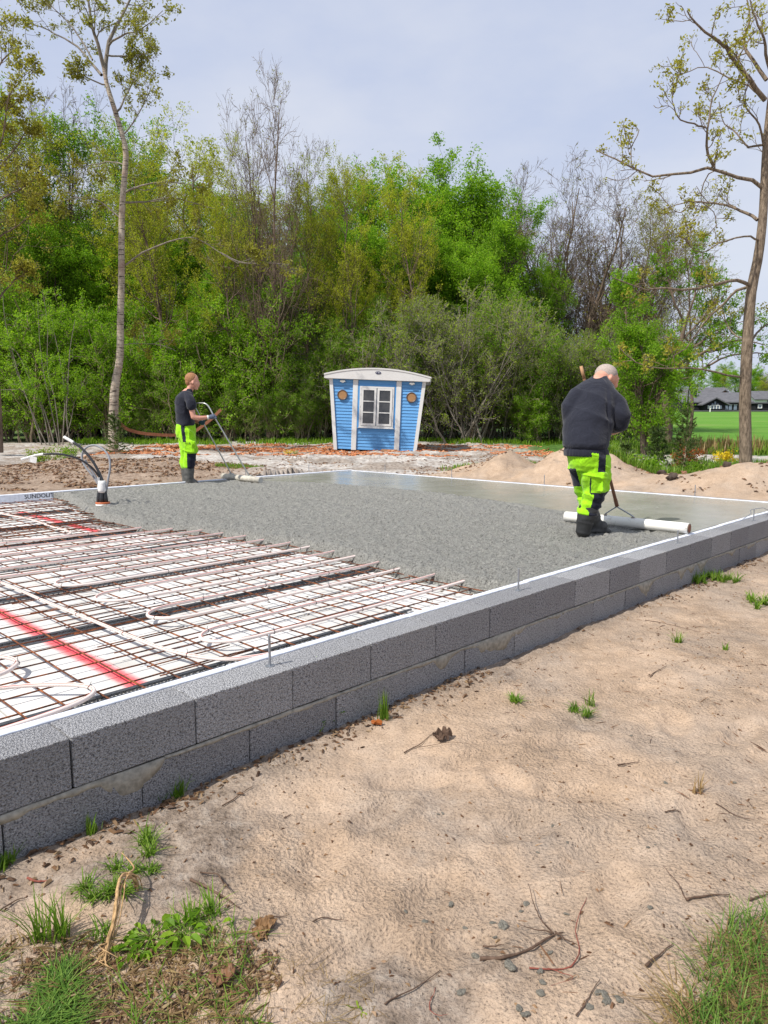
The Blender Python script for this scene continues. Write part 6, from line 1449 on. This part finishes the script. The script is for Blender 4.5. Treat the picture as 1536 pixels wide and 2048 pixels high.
# crumpled dead leaf and bark lumps
def crumple(u, v, w, h, mat, name, label, cat, seed, n=14):
    p = onground(u, v); a_ = np.linspace(-1, 1, n); A2, B2 = np.meshgrid(a_, a_)
    r_ = np.sqrt(A2**2+B2**2); z_ = h*(.3+.9*(fbm(A2*2+seed, B2*2, seed, 3)-.35)*2*(1-.3*r_)); x_ = w*.5*A2*(1-.25*B2**2)+.02*(vn(B2*3, A2*3, seed)-.5); y_ = w*.38*B2*(1-.3*A2**2)
    z_ = np.maximum(z_, .001); idx = np.arange(n*n).reshape(n, n); F = np.stack([idx[:-1, :-1], idx[:-1, 1:], idx[1:, 1:], idx[1:, :-1]], -1).reshape(-1, 4)
    keep = (r_[:-1, :-1].ravel() < 1.05+.2*vn(A2[:-1, :-1].ravel()*4, B2[:-1, :-1].ravel()*4, seed+3))
    o = MB().add(np.stack([x_, y_, z_], -1), F[keep]).obj(name, mat, None, False); o.location = tuple(p); o.rotation_euler = (0, 0, seed*1.3)
    s_ = o.modifiers.new('thick', 'SOLIDIFY'); s_.thickness = .0025; tag(o, label, cat)
M_deadleaf = leafmat('dead_leaf', (.16, .09, .045), (.24, .14, .07), .15)
crumple(530, 1858, .075, .032, M_deadleaf, 'dead_leaf', 'crumpled brown dead leaf on the sand at the lower left middle', 'leaf', 3)
crumple(522, 1872, .05, .022, M_deadleaf, 'dead_leaf', 'second crumpled leaf curled under the first one', 'leaf', 4)
crumple(885, 1480, .085, .065, M_stick, 'bark_lump', 'brown bark lump standing on the sand below the wall', 'bark lump', 5)
crumple(445, 1955, .09, .03, L_litter, 'dead_leaf', 'dark torn leaf in the lower left litter', 'leaf', 6)
crumple(755, 1450, .05, .03, L_rustleaf, 'dead_leaf', 'reddish leaf beside the upright tuft at the wall foot', 'leaf', 7)
def clod(u, v, Yd, w, label, seed, mat=M_barkdark):
    p = at(u, v, Yd); zg = Gz(p[0], Yd); m = MB(); ellip(m, (0, 0, 0), (w*.5, w*.4, w*.36), None, 22, 14); V = m.v[0]; V += (fbm(V[:, 0]*9/w*.3+seed, V[:, 2]*9/w*.3+V[:, 1]*7/w*.3, seed, 4)-.5)[:, None]*w*.75*unit(V)
    o = m.obj('root_clod', mat, None, True); o.location = (p[0], Yd, zg+w*.2); tag(o, label, 'root clod')
clod(1323, 952, 11.75, .15, 'dark root clod on the face of the sand heap below the tall thin spruce', 1)
clod(1342, 978, 11.3, .17, 'dark torn root lying at the slab edge under the sand heap', 2)
clod(1455, 944, 11.2, .13, 'brown root clod on the crest of the sand heap left of the oak', 3)
clod(1368, 952, 11.7, .09, 'small brown clod on the sand heap right of the dark one', 4, M_wood)
clod(313, 923, 17.5, .2, 'black clod on the pale sand left of the man in the black t-shirt', 5)
tuft_specs = []
PEB = [(1005, 1852, .020), (850, 1840, .012), (985, 1845, .010), (953, 1915, .014), (1018, 1932, .020), (922, 1985, .014), (1082, 1987, .013), (1210, 1990, .015), (1198, 1985, .012), (1213, 2005, .014), (1238, 2000, .013), (1053, 1808, .013), (1042, 1823, .008), (1132, 1828, .009), (1106, 1652, .009), (1331, 1566, .012), (1470, 1566, .009), (1296, 1695, .007), (1265, 1455, .007), (1262, 1476, .008), (1246, 1362, .008), (1278, 1358, .006), (876, 1628, .007), (885, 1627, .009), (1050, 2030, .013), (1038, 2018, .011), (1180, 2015, .012), (930, 1858, .009), (1100, 1905, .009), (1080, 1945, .011), (235, 1725, .013), (1310, 1690, .006), (1135, 1685, .007), (1075, 1705, .007), (902, 1810, .012), (1085, 1965, .010), (1300, 1815, .010), (812, 1823, .009), (1355, 1525, .007), (990, 1870, .008)]
pm_ = []
for k in range(5):
    m = MB(); ellip(m, (0, 0, 0), (1, .75, .5), None, 12, 8); V = m.v[0]; V *= (1+.8*(vn(V[:, 0]*1.9+k*5, V[:, 1]*1.9+V[:, 2]*1.3, k)-.5))[:, None]; V[:, 2] *= .8; pm_.append(m.mesh('pebble', M_pebble, False))
for i, (u, v, r_) in enumerate(PEB):
    q = onground(u, v); o = bpy.data.objects.new('pebble', pm_[i % 5]); COL.objects.link(o); o.location = (q[0], q[1], q[2]+r_*.1); o.scale = (r_,)*3; o.rotation_euler = (random.uniform(-.3, .3), 0, random.uniform(0, 6))
    tag(o, 'grey rounded pebble lying on the sand', 'pebble', 'grey pebbles on the sand')
